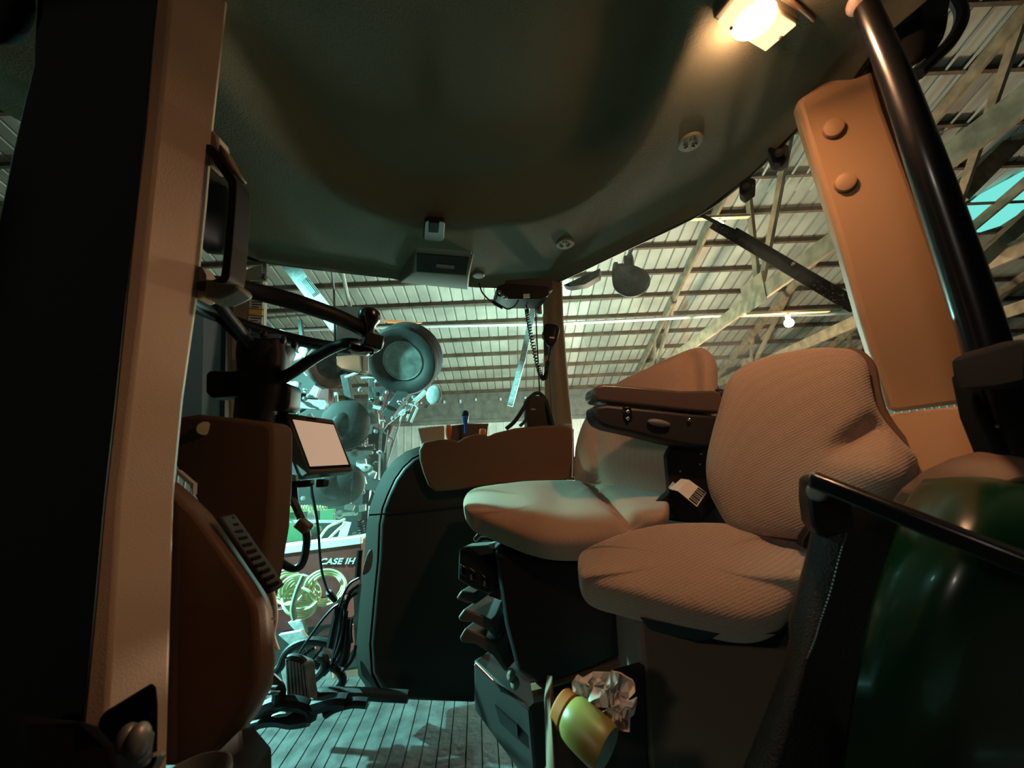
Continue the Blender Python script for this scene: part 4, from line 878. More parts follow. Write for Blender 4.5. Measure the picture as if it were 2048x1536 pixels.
g = G(); g.prism([at(990, 1412, 1.155), at(1034, 1452, 1.115), at(1036, 1480, 1.115), at(1000, 1446, 1.15)], V((0.0, 0.02, 0))); build(g, 'base_slot', BLACK, fb)
# tag with bar code on the belt
t = thing('barcode_tag', 'creased white tag with bar code lying between the two seats', 'tag', at(1380, 990, 1.03))
A_, B_, C__, D__ = at(1338, 978, 1.04), at(1362, 958, 1.06), at(1413, 986, 1.02), at(1394, 1014, 1.0)
Mm, Mn = (A_ * 0.7 + D__ * 0.3) + V((0, -0.006, 0.008)), (B_ * 0.7 + C__ * 0.3) + V((0, -0.006, 0.008))
tn = (D__ - A_).cross(B_ - A_).normalized(); tn = tn if tn.dot(CAM - A_) > 0 else -tn
g = G(); g.sheet([[A_, B_], [Mm, Mn], [D__, C__]], tn * 0.0012); build(g, 'tag_card', WHITE, t)
g = G()
for i in range(7):
    v = 0.10 + 0.8 * i / 6; w_ = 0.03 if i % 2 else 0.055
    def tq(u, v): return (Mm * (1 - u) + D__ * u) * (1 - v) + (Mn * (1 - u) + C__ * u) * v
    g.prism([tq(0.55, v - w_), tq(0.95, v - w_), tq(0.95, v + w_), tq(0.55, v + w_)], tn * 0.0022)
build(g, 'bar_code', BLACK, t)
g = G(); g.prism([at(1337, 975, 1.045), at(1351, 955, 1.07), at(1356, 962, 1.07), at(1345, 982, 1.045)], V((0.004, 0.01, 0))); build(g, 'tag_fold', LSTEEL, t)

# --- instructor seat (nearer)
t = thing('instructor_seat', 'tan fabric instructor seat nearest the camera beside the green fender', 'seat', at(1400, 1500, 0.9))
n2 = V((-0.50, -0.84, 0.20)).normalized(); c2 = at(1590, 890, 0.88)
ol = [(1432, 1012), (1417, 975), (1413, 930), (1422, 880), (1440, 815), (1453, 772), (1478, 742), (1520, 722), (1570, 710), (1630, 701), (1685, 702), (1715, 712), (1733, 735), (1741, 780), (1752, 820), (1770, 850), (1800, 885), (1832, 925), (1815, 985), (1740, 1040), (1640, 1078), (1560, 1076), (1470, 1062)]
b1 = onpl(1722, 876, c2, n2); b2 = onpl(1725, 960, c2, n2)
ux = n2.cross(UP).normalized(); ux = ux if ux.x > 0 else -ux; uy = ux.cross(n2); uy = uy if uy.z > 0 else -uy
def disp2(pt, t_):
    e = sm(1.0, 0.86, t_)
    # crease above the side bolster, and the bolster's swell under it
    q = pt - b1; s_ = q.dot((ux * 0.80 + uy * 0.60)); w_ = q.dot((uy * 0.80 - ux * 0.60))
    d = -0.034 * math.exp(-(w_ / 0.020) ** 2) * sm(-0.10, -0.02, s_) * sm(0.09, 0.03, s_)
    q = pt - b2; d += 0.045 * math.exp(-((q.dot(ux) - 0.02) / 0.06) ** 2 - (q.dot(uy) / 0.055) ** 2)
    return d * e
g = G(); g.pillow([onpl(x, y, c2, n2) for x, y in ol], n2, 0.05, 0.05, rings=30, p=3.6, disp=disp2, k=6, center=onpl(1590, 890, c2, n2)); build(g, 'backrest', FABN, t, ang=80)
pip = [(1690, 700), (1718, 711), (1738, 735), (1747, 780), (1758, 820), (1776, 850), (1806, 885), (1834, 922)]
g = G(); g.tube([onpl(x + 3, y, c2 - n2 * 0.014, n2) for x, y in pip], 0.010, 8); build(g, 'backrest_piping', BROWN, t)
tp = [(1157, 1132), (1170, 1117), (1205, 1100), (1250, 1083), (1300, 1071), (1360, 1065), (1450, 1066), (1530, 1073), (1600, 1082), (1622, 1110)]
lw = [(1612, 1160), (1590, 1210), (1562, 1246), (1520, 1264), (1470, 1266), (1410, 1254), (1350, 1240), (1290, 1222), (1230, 1205), (1180, 1190), (1160, 1168)]
ols = [at(x, y, 0.98 - 0.0001 * (x - 1150)) for x, y in tp] + [at(x, y, 0.86 - 0.00022 * (x - 1150)) for x, y in lw[::1]]
n3 = V((-0.10, -0.62, 0.78)).normalized(); cS = sum(ols, V()) / len(ols)
d1 = onpl(1590, 1112, cS, n3)
def disp3(pt, t_):
    q = pt - d1; return -0.02 * math.exp(-((q.dot(V((0.3, 0.4, 0.86)))) / 0.012) ** 2) * sm(-0.08, -0.02, q.x) * sm(1.0, 0.9, t_)
g = G(); g.pillow(ols, n3, 0.050, 0.06, rings=30, p=5.0, disp=disp3, k=6); build(g, 'seat_cushion', FABN, t, ang=80)
g = G(); g.prism([at(1425, 1132 + 10, 0.86), at(1438, 1134, 0.87), at(1456, 1160, 0.85), at(1395, 1160, 0.84)], V((0.002, -0.004, 0.002)))
E_w = None
g = G(); g.prism(px([(1276, 1240), (1440, 1262), (1590, 1262), (1640, 1320), (1600, 1580), (1300, 1580), (1290, 1420)], 0.90), V((0.0, 0.28, 0))); build(g, 'seat_base', M('base_tan', (0.17, 0.115, 0.085), 0.6), t, bev=0.012)
g = G(); g.prism([at(1280, 1235, 0.84), at(1440, 1262, 0.80), at(1560, 1262, 0.78), at(1600, 1225, 0.80), at(1560, 1300, 0.79), at(1400, 1290, 0.82), at(1300, 1262, 0.85)], V((0.0, 0.14, 0.0))); build(g, 'seat_pan', BLACK, t, bev=0.006)
g = G(); g.prism(px([(1606, 1078), (1622, 1054), (1628, 1060), (1616, 1098), (1604, 1094)], 0.80), V((0.01, 0.03, 0))); build(g, 'belt_anchor', BLACK, t, bev=0.002)
# waste bin with towels and a jar
t = thing('storage_bin', 'tan open bin on the floor between seat base and instructor seat', 'bin', at(1180, 1530, 0.95))
g = G(); g.prism([at(1088, 1392, 0.84), at(1100, 1398, 0.78), at(1118, 1700, 0.70), at(1098, 1700, 0.74)], V((0.012, 0.08, 0))); g.prism(px([(1112, 1575), (1290, 1560), (1300, 1700), (1115, 1700)], 0.70), V((0.0, 0.02, 0))); build(g, 'bin_wall', M('bin_tan', (0.17, 0.11, 0.07), 0.6), t, bev=0.004)
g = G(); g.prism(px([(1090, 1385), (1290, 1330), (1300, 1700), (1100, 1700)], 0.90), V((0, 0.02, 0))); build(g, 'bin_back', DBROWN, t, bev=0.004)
for r_ in ([(1050, 1320, 1.13), (1180, 1300, 1.13), (1275, 1270, 1.13)], [(1065, 1385, 1.11), (1180, 1355, 1.11), (1280, 1320, 1.11)]):
    g = G(); g.tube([at(*q) for q in r_], 0.022, 10); build(g, 'bin_rim', BROWN, t)
t = thing('jar', 'yellow green plastic jar with orange cap lying in the tan bin', 'jar', at(1160, 1450, 0.93))
ja, jb = at(1128, 1418, 0.79), at(1215, 1500, 0.735)
g = G(); L_ = (jb - ja).length; g.lathe(ja, jb - ja, [(0.028, 0.010), (0.035, 0.020), (0.037, 0.035), (0.037, L_ * 0.9), (0.034, L_), (0.001, L_)], 32); build(g, 'jar_body', YELL, t)
g = G(); g.lathe(ja, jb - ja, [(0.001, -0.010), (0.028, -0.010), (0.031, -0.007), (0.031, 0.008), (0.028, 0.010)], 32); build(g, 'jar_cap', RUST, t)
t = thing('paper_towels', 'crumpled cream paper towels stuffed in the tan bin', 'paper', at(1210, 1400, 0.98))
def crumple(l, Y, amp, seed, nm):
    random.seed(seed); P_ = px(l, Y); c = sum(P_, V()) / len(P_); g = G(); rr = []
    for t_ in (0.02, 0.35, 0.7, 1.0):
        rr.append([c + (p - c) * t_ + V((0, random.uniform(-amp, amp), random.uniform(-amp, amp) * (t_ < 1))) for p in smoothpts(P_, 2, True)])
    bk = [[p + V((0.004, 0.012, -0.004)) for p in r] for r in rr[::-1]]
    g.loft(rr + bk); build(g, nm, WHITE, t, ang=20)
crumple([(1144, 1370), (1150, 1362), (1186, 1350), (1222, 1343), (1218, 1365), (1200, 1385), (1170, 1400), (1150, 1398)], 0.80, 0.010, 3, 'towel_sheet')
crumple([(1176, 1397), (1205, 1380), (1224, 1345), (1236, 1341), (1268, 1368), (1270, 1385), (1240, 1405), (1204, 1418), (1185, 1408)], 0.78, 0.012, 5, 'towel_sheet')
crumple([(1204, 1420), (1240, 1408), (1270, 1390), (1268, 1430), (1255, 1455), (1220, 1458), (1205, 1440)], 0.77, 0.012, 8, 'towel_sheet')
# ================================================================ near right: vinyl pad, fender, rails
t = thing('padded_panel', 'dark grained vinyl panel with white stitching before the instructor seat', 'panel', at(1620, 1536, 0.55))
rows = [(1010, 1640, 1672, 1700, 1800), (1060, 1622, 1655, 1688, 1800), (1110, 1612, 1645, 1676, 1790), (1180, 1592, 1628, 1660, 1770), (1240, 1576, 1612, 1640, 1750), (1275, 1578, 1604, 1628, 1740), (1320, 1570, 1592, 1612, 1735), (1400, 1540, 1566, 1592, 1720), (1480, 1508, 1540, 1570, 1705), (1600, 1460, 1500, 1535, 1690)]
R = []
for y, a, b, c, d in rows: R.append([at(a, y, 0.625), at(a + 5, y, 0.612), at(b, y, 0.592), at(c, y, 0.582), at(d, y, 0.60), at(d, y, 0.68), at(a + 8, y, 0.68)])
g = G(); g.loft(R); vp = build(g, 'pad', VINYL, t, ang=60, bev=0.003)
g = G()
pp = smoothpts([at(x, y, 0.582) for x, y in ((1694, 1065), (1680, 1110), (1662, 1180), (1642, 1240), (1630, 1280), (1614, 1318))], 9)
for a, b in zip(pp[:-1], pp[1:]): g.tube([a + (b - a) * 0.2, a + (b - a) * 0.75], 0.0011, 5, k=1)
build(g, 'stitching', STEEL, vp)
t = thing('latch_corner', 'black latch corner block where the rail meets the vinyl panel', 'latch', at(1660, 1010, 0.56))
g = G(); g.prism(px([(1618, 962), (1626, 952), (1645, 950), (1700, 975), (1712, 1060), (1640, 1075), (1624, 1050), (1618, 1005)], 0.575), V((0.02, 0.05, 0))); build(g, 'latch_block', BLACK, t, bev=0.006)
g = G(); g.lathe(at(1634, 984, 0.572), at(1634, 984, 1) - at(1634, 984, 2), [(0.013, 0), (0.013, 0.004), (0.010, 0.007), (0.001, 0.008)], 20); build(g, 'latch_button', GREYP, t)
g = G(); g.ball(at(1632, 952, 0.565), (0.009, 0.009, 0.006)); build(g, 'latch_pin', CHROME, t)
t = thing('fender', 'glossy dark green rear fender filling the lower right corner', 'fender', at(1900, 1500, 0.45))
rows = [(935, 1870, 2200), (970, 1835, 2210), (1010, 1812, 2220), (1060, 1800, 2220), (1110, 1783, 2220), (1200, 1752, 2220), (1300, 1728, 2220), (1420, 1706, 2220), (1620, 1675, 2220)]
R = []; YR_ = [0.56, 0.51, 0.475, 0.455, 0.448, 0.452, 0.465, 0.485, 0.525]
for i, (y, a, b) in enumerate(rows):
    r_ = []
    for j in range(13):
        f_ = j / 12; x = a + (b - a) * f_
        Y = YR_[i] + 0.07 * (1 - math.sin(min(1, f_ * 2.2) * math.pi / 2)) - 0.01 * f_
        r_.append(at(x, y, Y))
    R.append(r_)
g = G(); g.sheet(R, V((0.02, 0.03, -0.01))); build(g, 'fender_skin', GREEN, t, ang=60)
t = thing('fender_rail', 'glossy black rail crossing in front of the green fender', 'rail', at(1830, 1040, 0.47))
g = G(); g.beam(at(1622, 958, 0.50), at(2110, 1152, 0.36), 0.015, 0.020, V((0, -0.5, 0.9))); build(g, 'rail_bar', BLACKG, t, bev=0.004, seg=3)
# black door tube at the upper right, with its dark neighbours
t = thing('door_tube', 'black tubular post leaning from roof to waist right of the tan pillar', 'tube', at(2010, 850, 0.52))
g = G(); g.tube([at(1728, 5, 0.52), at(1790, 150, 0.52), at(1850, 320, 0.52), at(1905, 480, 0.53), at(1960, 650, 0.54), at(2000, 800, 0.55), at(2020, 900, 0.56), at(2034, 990, 0.57)], [0.0165, 0.0195, 0.0225, 0.024, 0.025, 0.025, 0.025, 0.025], 20); build(g, 'tube', BLACKG, t)
g = G(); g.ball(at(1722, 2, 0.52), (0.020, 0.022, 0.016), n=18); build(g, 'tube_cap', M('worn_tan_cap', (0.45, 0.28, 0.22), 0.5), t, label='worn tan tube cap')
g = G(); g.prism([at(1948, 700, 0.52), at(2060, 668, 0.40), at(2060, 770, 0.40), at(1990, 770, 0.50), at(1955, 760, 0.52)], V((0.01, 0.04, 0))); build(g, 'tube_arm', BLACKM, t, bev=0.008)
g = G(); g.prism(px([(1945, 740), (2000, 730), (2060, 800), (2060, 925), (2005, 925), (1965, 830)], 0.545), V((0.01, 0.04, 0))); build(g, 'tube_foot', BLACKM, t, bev=0.006)
for x, y in ((1991, 711), (1991, 852)):
    g = G(); g.ball(at(x, y, 0.515 if y < 800 else 0.548), (0.006, 0.005, 0.004)); build(g, 'tube_bolt', CHROME, t)
t = thing('overhead_light', 'dark blurred work light housing at the top right', 'lamp', at(1850, 60, 0.42))
g = G(); g.pillow(px([(1740, -40), (1790, 30), (1808, 90), (1822, 125), (1850, 118), (1882, 80), (1893, 20), (1885, -40)], 0.60), V((0.5, -1, 0)), 0.012, 0.03, k=3); build(g, 'light_housing', M('dark_housing', (0.007, 0.006, 0.006), 0.8), t)
g = G(); g.tube(px([(1905, -10), (1922, 20), (1920, 50), (1900, 85), (1870, 115), (1835, 150)], 0.60), 0.011, 8); build(g, 'light_bracket', BLACK, t)
# steel ring and strap at the bottom left
t = thing('steel_cup', 'round steel cup rim at the bottom edge by the door sill', 'cup', at(395, 1536, 0.50))
cc_ = at(386, 1560, 0.47)
g = G(); g.lathe(cc_ + V((0, 0, -0.05)), UP, [(0.031, 0), (0.0335, 0.05), (0.033, 0.0555), (0.0315, 0.0555), (0.031, 0.05), (0.029, 0.002)], 32); build(g, 'cup_wall', STEEL, t)
g = G(); g.beam(at(300, 1560, 0.42), at(326, 1508, 0.42), 0.004, 0.004); g.beam(at(285, 1520, 0.43), at(315, 1506, 0.42), 0.006, 0.003)
build(g, 'sill_strap', STEEL, None, label='thin bright strap beside the steel cup at the sill', cat='strap')
g = G(); g.prism([at(430, 1500, 0.62), at(462, 1496, 0.66), at(500, 1545, 0.62), at(500, 1600, 0.6), at(430, 1600, 0.6)], V((0, 0.05, 0)))
build(g, 'sill_edge', BLACK, None, bev=0.005, label='black sill edge under the brown cowl', cat='sill')

# ================================================================ warm reflections built as glowing balls, and the lit cyan shed lamp
def glow(x, y, Y, r, s, label):  # glowing ball and strip added in place of a warm reflection in the glass
    c = at(x, y, Y); t = thing('light_spot', label, 'lamp', c, 'lit shed lamps')
    g = G(); g.ball(c, (r, r, r), n=20); build(g, 'glow', emission('warm_reflection_glow', (1.0, 0.62, 0.30), s), t)
    g = G(); g.lathe(c + UP * (r * 0.9), UP, [(r * 0.5, 0), (r * 0.55, r * 1.0), (r * 0.3, r * 1.3)], 16); build(g, 'spot_socket', PLASTW, t)
    g = G(); g.box(c + UP * (r * 2.6), (r * 20, 0.06, 0.03)); build(g, 'reflection_strip', M('reflection_strip_orange', (0.7, 0.5, 0.3), 0.5), t)
glow(1578, 646, 5.2, 0.06, 600, 'warm dome light reflection built as a glowing ball above the nearer seat')
glow(1441, 449, 4.6, 0.040, 160, 'warm glint built as a glowing ball at the upper end of the wiper')
c = at(1921, 446, 3.6); t = thing('light_spot', 'lit cyan lamp peeping past the black tube', 'lamp', c, 'lit shed lamps')
g = G(); g.ball(c, (0.04, 0.04, 0.04), n=16); build(g, 'glow', emission('cyan_bulb', (0.35, 1.0, 0.9), 130), t)
g = G(); g.lathe(c + UP * 0.036, UP, [(0.02, 0), (0.02, 0.05), (0.01, 0.06)], 12); build(g, 'spot_socket', PLASTW, t)

# ================================================================ planter outside the side window
pl = thing('planter', 'folded red planter with wheels and row units outside the side window', 'machine', V((-1.9, 4.6, GZ)))
def ax_at(x, y, Y, tilt): return (CAM - at(x, y, Y)).normalized() * 1.0 + V(tilt)
def tyre(x, y, Y, rpx, mat, rim, tilt, w=0.16, nm='tyre', wheelr=0.58, squash=1.0):
    c = at(x, y, Y); r = rpx * (ray(x, y).length * Y / ray(x, y).y) / FPX / ray(x, y).length * 1.0
    a = ax_at(x, y, Y, tilt).normalized(); h = w / 2
    g = G(); g.lathe(c, a, [(r * wheelr, -h * 0.8), (r * 0.80, -h * 1.05), (r * 0.94, -h), (r, -h * 0.75)] + sum([[(r, h * (z - 0.05)), (r * 0.95, h * (z - 0.03)), (r * 0.95, h * (z + 0.09)), (r, h * (z + 0.11))] for z in (-0.5, -0.15, 0.2, 0.5)], []) + [(r, h * 0.75), (r * 0.94, h), (r * 0.80, h * 1.05), (r * wheelr * 1.05, h * 0.8), (r * wheelr, h * 0.7), (r * wheelr * 0.98, -h * 0.7)], 56)
    o = build(g, nm, mat, pl, ang=50)
    g = G(); g.lathe(c, a, [(r * wheelr, h * 0.72), (r * wheelr * 0.93, h * 0.78), (r * wheelr * 0.88, h * 0.55), (r * wheelr * 0.72, h * 0.1), (r * wheelr * 0.66, -h * 0.1), (r * wheelr * 0.40, -h * 0.12), (r * wheelr * 0.36, h * 0.1), (r * wheelr * 0.30, h * 0.25), (0.002, h * 0.28)], 40); ro = build(g, 'rim', rim, o)
    g = G(); g.lathe(c + a * (-h * 0.10), a, [(r * wheelr * 0.62, 0), (r * wheelr * 0.60, 0.008), (r * wheelr * 0.34, 0.010), (r * wheelr * 0.30, 0.05), (0.002, 0.055)], 32); build(g, 'hub_plate', DSTEEL, ro)
    _, uu, ww = frame_of(a)
    for k in range(8):
        g = G(); b = 2 * math.pi * k / 8; g.ball(c + a * (-h * 0.08) + (uu * math.cos(b) + ww * math.sin(b)) * r * wheelr * 0.52, (r * 0.035,) * 3, n=10, m=6); build(g, 'wheel_nut', CHROME, ro)
    return c, r
M('pale_rim_paint', (0.30, 0.33, 0.31), 0.5, var=(9, 0.5))
tyre(812, 717, 4.1, 70, TIRE, MATS['pale_rim_paint'], (-0.34, 0, -0.28), 0.30)
tyre(662, 730, 4.6, 46, RTIRE, DSTEEL, (0.1, 0, 0.0), 0.14)
def dome(x, y, Y, rx, ry, mat):
    c = at(x, y, Y); s_ = Y / FPX; g = G(); g.ball(c, (rx * s_, 0.12, ry * s_), n=28, m=16, p=0.9); build(g, 'gauge_wheel', mat, pl)
    a = (CAM - c).normalized(); g = G(); g.lathe(c + a * 0.10, a, [(rx * s_ * 0.5, 0), (rx * s_ * 0.4, 0.02), (rx * s_ * 0.15, 0.03), (0.002, 0.03)], 20); build(g, 'wheel_hub', DSTEEL, pl)
dome(690, 850, 3.9, 50, 50, TIRE); dome(672, 968, 3.8, 56, 42, TIRE)
S_ = 4.0 / FPX
g = G(); g.prism(px([(500, 835), (560, 850), (640, 800), (700, 840), (772, 850), (775, 1060), (640, 1090), (500, 1095)], 4.9), V((0, 0.5, 0))); build(g, 'seed_hopper', M('dark_hopper', (0.02, 0.022, 0.02), 0.7), pl, bev=0.03)  # dark bulk of the machine behind the row units
g = G(); g.prism(px([(500, 690), (620, 690), (640, 800), (560, 850), (500, 840)], 5.2), V((0, 0.3, 0))); build(g, 'seed_hopper', MATS['dark_hopper'], pl, bev=0.03)
g = G(); g.prism(px([(530, 1180), (730, 1160), (720, 1340), (530, 1370)], 3.75), V((0, 0.4, 0))); build(g, 'lower_frame', MATS['dark_hopper'], pl, bev=0.03)
def bars(nm, mat, lst):
    for pts, Y, w in lst:
        g = G()
        for a, b in zip(pts[:-1], pts[1:]): g.beam(at(*a, Y), at(*b, Y), w * Y / FPX, w * Y / FPX, V((0, -1, 0.01)))
        build(g, nm, mat, pl, bev=0.004)
def plates(nm, mat, lst):
    for l, Y in lst:
        g = G(); g.prism(px(l, Y), V((0, 0.04, 0))); build(g, nm, mat, pl, bev=0.004)
C5 = lambda l: crop(l, 500, 500, 4.096)
C8 = lambda l: crop(l, 500, 800, 4.096)
bars('frame_bar', RED, [([(652, 780), (652, 812)], 4.4, 22), ([(735, 742), (760, 742)], 4.2, 20), ([(775, 782), (752, 860), (745, 920)], 4.2, 12), ([(560, 900), (600, 880)], 4.3, 16), ([(700, 900), (770, 895)], 4.3, 10), ([(770, 880), (782, 850)], 4.25, 14), ([(540, 1000), (560, 940)], 4.0, 16), ([(535, 760), (600, 770)], 4.9, 10)])
bars('frame_bar', DSTEEL, [([(745, 735), (742, 830)], 4.3, 10), ([(755, 860), (752, 960)], 4.2, 12), ([(735, 980), (728, 1075)], 4.0, 12), ([(600, 640), (612, 740)], 5.0, 8), ([(812, 782), (775, 835)], 4.2, 22), ([(690, 750), (700, 800)], 4.5, 14), ([(560, 690), (610, 720)], 4.8, 10), ([(650, 900), (750, 893)], 4.05, 12), ([(630, 1000), (710, 992)], 3.9, 12), ([(715, 840), (718, 900)], 4.1, 10)])
bars('pale_arm', LSTEEL, [([(852, 782), (800, 830)], 4.1, 8), ([(846, 790), (826, 806), (812, 842)], 4.1, 4), ([(812, 818), (775, 848), (765, 862), (786, 880), (776, 920)], 4.05, 3), ([(806, 822), (792, 870), (775, 925)], 4.05, 3), ([(822, 802), (835, 815), (822, 845)], 4.05, 4), ([(690, 755), (715, 745)], 4.4, 5), ([(598, 735), (615, 752)], 4.6, 3), ([(722, 735), (756, 733)], 4.2, 4), ([(722, 756), (756, 755)], 4.2, 4), ([(672, 785), (674, 812)], 4.35, 6), ([(742, 845), (770, 842)], 4.1, 5), ([(700, 892), (745, 890)], 4.0, 4), ([(545, 680), (560, 660), (580, 668)], 4.9, 4),
     ([(530, 640), (545, 655), (548, 690)], 5.0, 4), ([(575, 1043), (680, 1043)], 3.9, 5), ([(760, 905), (764, 840)], 4.1, 6), ([(768, 745), (750, 765)], 4.15, 5)])
plates('row_unit_plate', LSTEEL, [([(575, 797), (650, 800), (655, 808), (648, 820), (575, 815)], 4.0), ([(612, 795), (628, 770), (640, 776), (632, 796)], 4.2), ([(738, 825), (756, 826), (758, 848), (740, 848)], 4.0), ([(712, 920), (730, 917), (732, 930), (712, 936)], 3.95), ([(708, 952), (728, 953), (732, 968), (712, 968)], 3.95), ([(714, 850), (734, 848), (738, 862), (712, 858)], 4.0), ([(575, 715), (612, 700), (606, 714), (580, 724)], 4.7), ([(742, 720), (756, 712), (752, 732), (740, 734)], 4.1),
     ([(770, 780), (800, 775), (790, 800), (776, 808)], 4.3), ([(535, 1010), (572, 1005), (566, 1022), (560, 1034), (555, 1020), (540, 1022)], 3.9), ([(618, 1010), (630, 1035), (622, 1060), (612, 1040)], 3.95), ([(690, 1004), (708, 1012), (704, 1022), (688, 1018)], 3.85), ([(716, 1010), (730, 1008), (730, 1022), (718, 1024)], 3.85), ([(735, 935), (752, 945), (748, 958), (736, 950)], 3.95), ([(548, 810), (568, 812), (570, 838), (550, 836)], 4.3), ([(600, 838), (620, 826), (626, 834), (606, 842)], 4.1), ([(556, 1270), (600, 1262), (620, 1285), (590, 1300)], 3.2), ([(575, 1245), (605, 1240), (612, 1268), (600, 1275)], 3.3), ([(560, 1330), (660, 1322), (664, 1360), (566, 1368)], 3.1)])
plates('row_unit_plate', DSTEEL, [([(752, 900), (768, 855), (775, 860), (768, 905)], 4.1), ([(735, 1010), (745, 980), (756, 1000), (750, 1020)], 3.9), ([(720, 870), (760, 866), (756, 890), (724, 890)], 4.15), ([(548, 880), (575, 878), (578, 905), (550, 906)], 4.2), ([(640, 1000), (700, 990), (700, 1008), (645, 1015)], 3.95), ([(744, 775), (775, 770), (770, 790), (748, 795)], 4.25)])
M('green_machine_paint', (0.10, 0.28, 0.13), 0.5)
plates('green_shield', MATS['green_machine_paint'], [([(566, 1010), (580, 995), (592, 1000), (612, 1045), (640, 1055), (640, 1080), (566, 1085), (560, 1050)], 4.05), ([(640, 1020), (668, 1018), (668, 1045), (640, 1045)], 4.1)])
plates('rusty_plate', RTIRE, [([(640, 870), (680, 880), (676, 905), (640, 900)], 4.5), ([(615, 1075), (640, 1062), (636, 1082), (618, 1086)], 3.95), ([(704, 1066), (724, 1064), (724, 1080), (704, 1082)], 3.9)])
for x, y, Y, rx, ry in ((727, 938, 3.9, 19, 10), (589, 772, 4.3, 12, 10), (868, 790, 4.0, 16, 20), (578, 672, 4.7, 17, 6), (560, 870, 4.2, 12, 16), (538, 830, 4.2, 10, 14), (606, 700, 4.8, 10, 8)):
    c = at(x, y, Y); s_ = Y / FPX; g = G(); g.ball(c, (rx * s_, 0.02, ry * s_), n=24); build(g, 'opener_disc', LSTEEL, pl)
for x0, y0, x1, y1, Y in ((710, 906, 743, 905, 3.9), (679, 1029, 712, 1027, 3.85), (741, 812, 762, 817, 4.0), (715, 968, 727, 985, 3.9)):
    a, b = at(x0, y0, Y), at(x1, y1, Y); n_ = (CAM - a).normalized(); s_ = Y / FPX; g = G()
    g.lathe(a - n_ * 0.01, n_, [(4 * s_, 0), (8 * s_, 0), (8 * s_, 0.02), (4 * s_, 0.02), (4 * s_, 0)], 20); g.beam(a + (b - a).normalized() * 6 * s_, b, 0.02, 7 * s_, V((0, 0, 1))); g.ball(b, (3.5 * s_,) * 3, n=10, m=6); build(g, 'closing_arm', LSTEEL, pl)
for x0, y0, x1, y1, n_, Y, mt in ((572, 1019, 654, 1014, 15, 3.9, HOSE), (702, 880, 735, 882, 7, 3.95, LSTEEL), (700, 886, 735, 888, 7, 3.95, LSTEEL), (655, 1000, 690, 996, 9, 3.9, DSTEEL), (720, 1040, 724, 1070, 6, 3.85, DSTEEL)):
    a, b = at(x0, y0, Y), at(x1, y1, Y); g = G(); hp = []; _, uu, ww = frame_of(b - a)
    for i in range(n_ * 8 + 1): hp.append(a + (b - a) * (i / (n_ * 8)) + (uu * math.cos(i * math.pi / 4) + ww * math.sin(i * math.pi / 4)) * 0.026)
    g.tube(hp, 0.008, 5, k=1); build(g, 'coil_spring', mt, pl)
g = G()
random.seed(11)
for i in range(46):
    x, y = random.choice([(random.uniform(540, 620), random.uniform(690, 860)), (random.uniform(715, 765), random.uniform(770, 1060)), (random.uniform(540, 720), random.uniform(990, 1075)), (random.uniform(760, 860), random.uniform(780, 850))]); Y = random.uniform(3.8, 4.2)
    m_ = random.choice([LSTEEL, LSTEEL, STEEL, DSTEEL]); g = G(); g.lathe(at(x, y, Y), V((random.uniform(-.5, .5), -1, random.uniform(-.5, .5))), [(0.022, 0), (0.022, 0.02), (0.012, 0.022), (0.012, 0.05), (0.002, 0.05)], 6); build(g, 'bolt_head', m_, pl)
g = G(); g.prism([at(x, y, 3.75) for x, y in ((686, 1042), (702, 1045), (691, 1082), (674, 1080))], V((0, 0.01, 0))); tg = build(g, 'row_tag', PLASTW, pl)
# red toolbar with lettering
q = [(500, 1112), (722, 1078), (722, 1166), (690, 1190), (500, 1215)]
g = G(); g.prism(px(q, 3.6), V((0.02, 0.18, 0))); tb = build(g, 'toolbar', RED, pl, bev=0.01)
g = G(); g.prism(px([(500, 1100), (722, 1074), (722, 1088), (500, 1117)], 3.59), V((0.0, 0.2, 0))); build(g, 'toolbar_edge', PLASTW, tb, bev=0.004)
fc = bpy.data.curves.new('lettering', 'FONT'); fc.body = 'CASE IH'; fc.size = 1.0; fc.extrude = 0.02; fc.offset = 0.025; fc.shear = 0.15; fc.space_character = 1.05
fo_ = bpy.data.objects.new('tmp', fc); COL.objects.link(fo_); dg = bpy.context.evaluated_depsgraph_get(); me = bpy.data.meshes.new_from_object(fo_.evaluated_get(dg)); COL.objects.unlink(fo_); bpy.data.objects.remove(fo_)
x0 = min(v.co.x for v in me.vertices); x1 = max(v.co.x for v in me.vertices); y0 = min(v.co.y for v in me.vertices); y1 = max(v.co.y for v in me.vertices)
O_, X_, Y_ = at(639, 1129, 3.595), at(709, 1128, 3.595), at(642, 1117, 3.595)
g = G(); g.v = [O_ + (X_ - O_) * ((v.co.x - x0) / (x1 - x0)) + (Y_ - O_) * ((v.co.y - y0) / (y1 - y0)) + V((0, -1, 0)) * (v.co.z * 0.2) for v in me.vertices]; g.f = [tuple(p.vertices) for p in me.polygons]
build(g, 'lettering', M('worn_white_letters', (0.55, 0.56, 0.54), 0.6), tb, smooth=False, label='worn white lettering reading CASE IH')
bars('frame_bar', RED, [([(560, 1235), (700, 1215)], 3.5, 36), ([(640, 1290), (700, 1280)], 3.3, 40)])
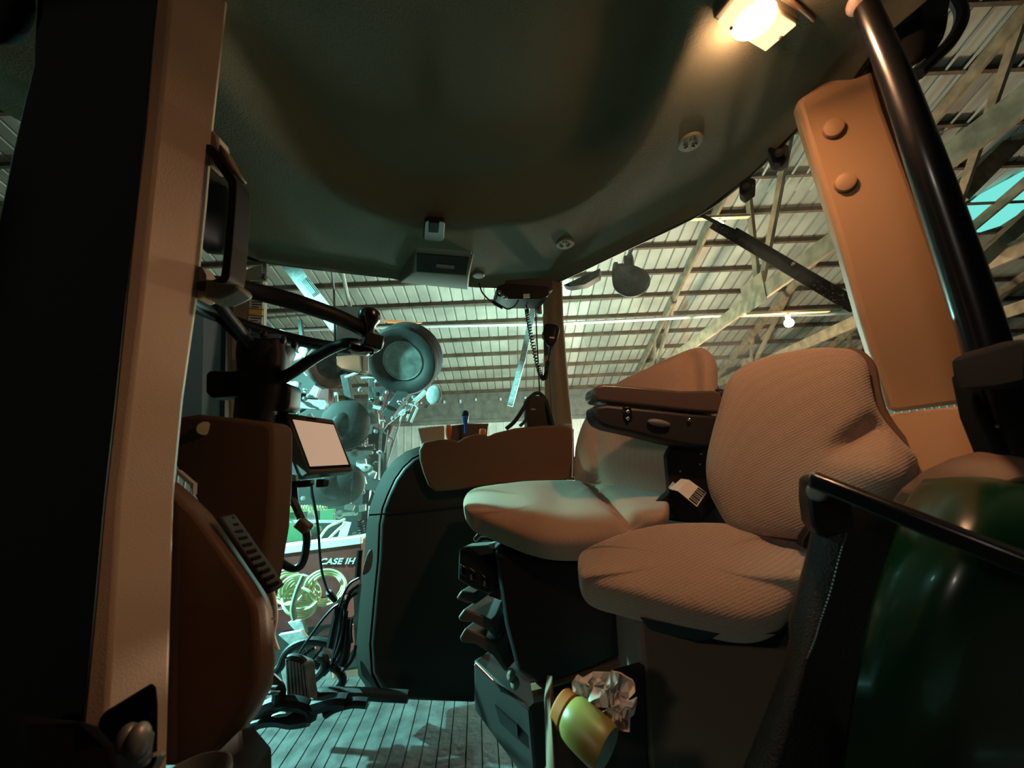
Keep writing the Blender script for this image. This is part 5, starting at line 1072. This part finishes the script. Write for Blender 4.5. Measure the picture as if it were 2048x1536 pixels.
# hose coils hung on the toolbar
hc = thing('hose_coil', 'yellowish white hose coiled in loops below the red toolbar', 'hose', at(610, 1230, 3.2))
random.seed(4)
for cx, cy, rx, ry, rot, k in ((575, 1175, 34, 34, 0.3, 3), (600, 1185, 40, 34, 0.1, 5), (650, 1175, 42, 34, -0.3, 3), (598, 1205, 34, 30, 0.5, 4)):
    for i in range(k):
        s_ = 1 - 0.13 * i; g = G(); P_ = []
        for j in range(20):
            a_ = 2 * math.pi * j / 20; P_.append(at(cx + i * 1.5 + s_ * (rx * math.cos(a_) * math.cos(rot) - ry * math.sin(a_) * math.sin(rot)), cy + s_ * (rx * math.cos(a_) * math.sin(rot) + ry * math.sin(a_) * math.cos(rot)), 3.2 + 0.03 * i + 0.03 * math.sin(a_ * 2 + cx)))
        g.tube(P_, 0.011, 7, closed=True, k=2); build(g, 'hose_loop', HOSE, hc)
g = G(); g.tube(px([(640, 1075), (655, 1055), (675, 1045), (690, 1038)], 3.7), 0.012, 7); g.tube(px([(650, 1085), (675, 1060), (690, 1048)], 3.7), 0.012, 7); build(g, 'hose_tail', HOSE, hc)
g = G(); g.tube(px([(608, 1150), (595, 1180), (586, 1215), (590, 1240)], 3.1), 0.022, 8); build(g, 'hanging_strap', M('clear_hose', (0.35, 0.36, 0.28), 0.4), hc)
# tractor's own mirror in front of the window
t = thing('arm_mirror', 'pale rounded mirror on a thin arm in front of the planter wheels', 'mirror', at(700, 740, 1.95))
g = G(); g.prism(px([(671, 612), (722, 612), (725, 640), (724, 742), (716, 746), (680, 738), (671, 730)], 1.95), V((0.02, 0.05, 0))); mr = build(g, 'mirror_shell', M('mirror_grey', (0.25, 0.27, 0.26), 0.5), t, bev=0.008)
g = G(); g.prism(px([(672, 712), (720, 708), (722, 740), (716, 744), (682, 737), (673, 730)], 1.938), V((0.0, 0.01, 0))); build(g, 'mirror_glass', M('mirror_beige', (0.62, 0.55, 0.38), 0.25, 0.3), mr, bev=0.003)
g = G(); g.tube([at(660, 520, 1.62), at(668, 580, 1.93), at(671, 720, 1.95)], 0.006, 8, k=2); build(g, 'mirror_stay', DSTEEL, t)
g = G(); g.tube([at(680, 525, 1.62), at(697, 600, 1.96), at(704, 632, 1.97)], 0.010, 8, k=2); build(g, 'mirror_arm', PLASTW, t)
g = G(); g.pillow(px([(762, 640), (790, 640), (820, 643), (845, 646), (820, 649), (780, 646)], 6.5), V((0, -1, -0.3)), 0.03, 0.03, k=3)  # flat glowing body stands in for an orange reflection in the window
build(g, 'orange_reflection', M('orange_reflection_glow', (0.75, 0.38, 0.16), 0.5, emit=((1.0, 0.45, 0.15), 0.5)), None, label='flat orange window reflection built as a glowing ellipse above the big planter tyre', cat='lamp')
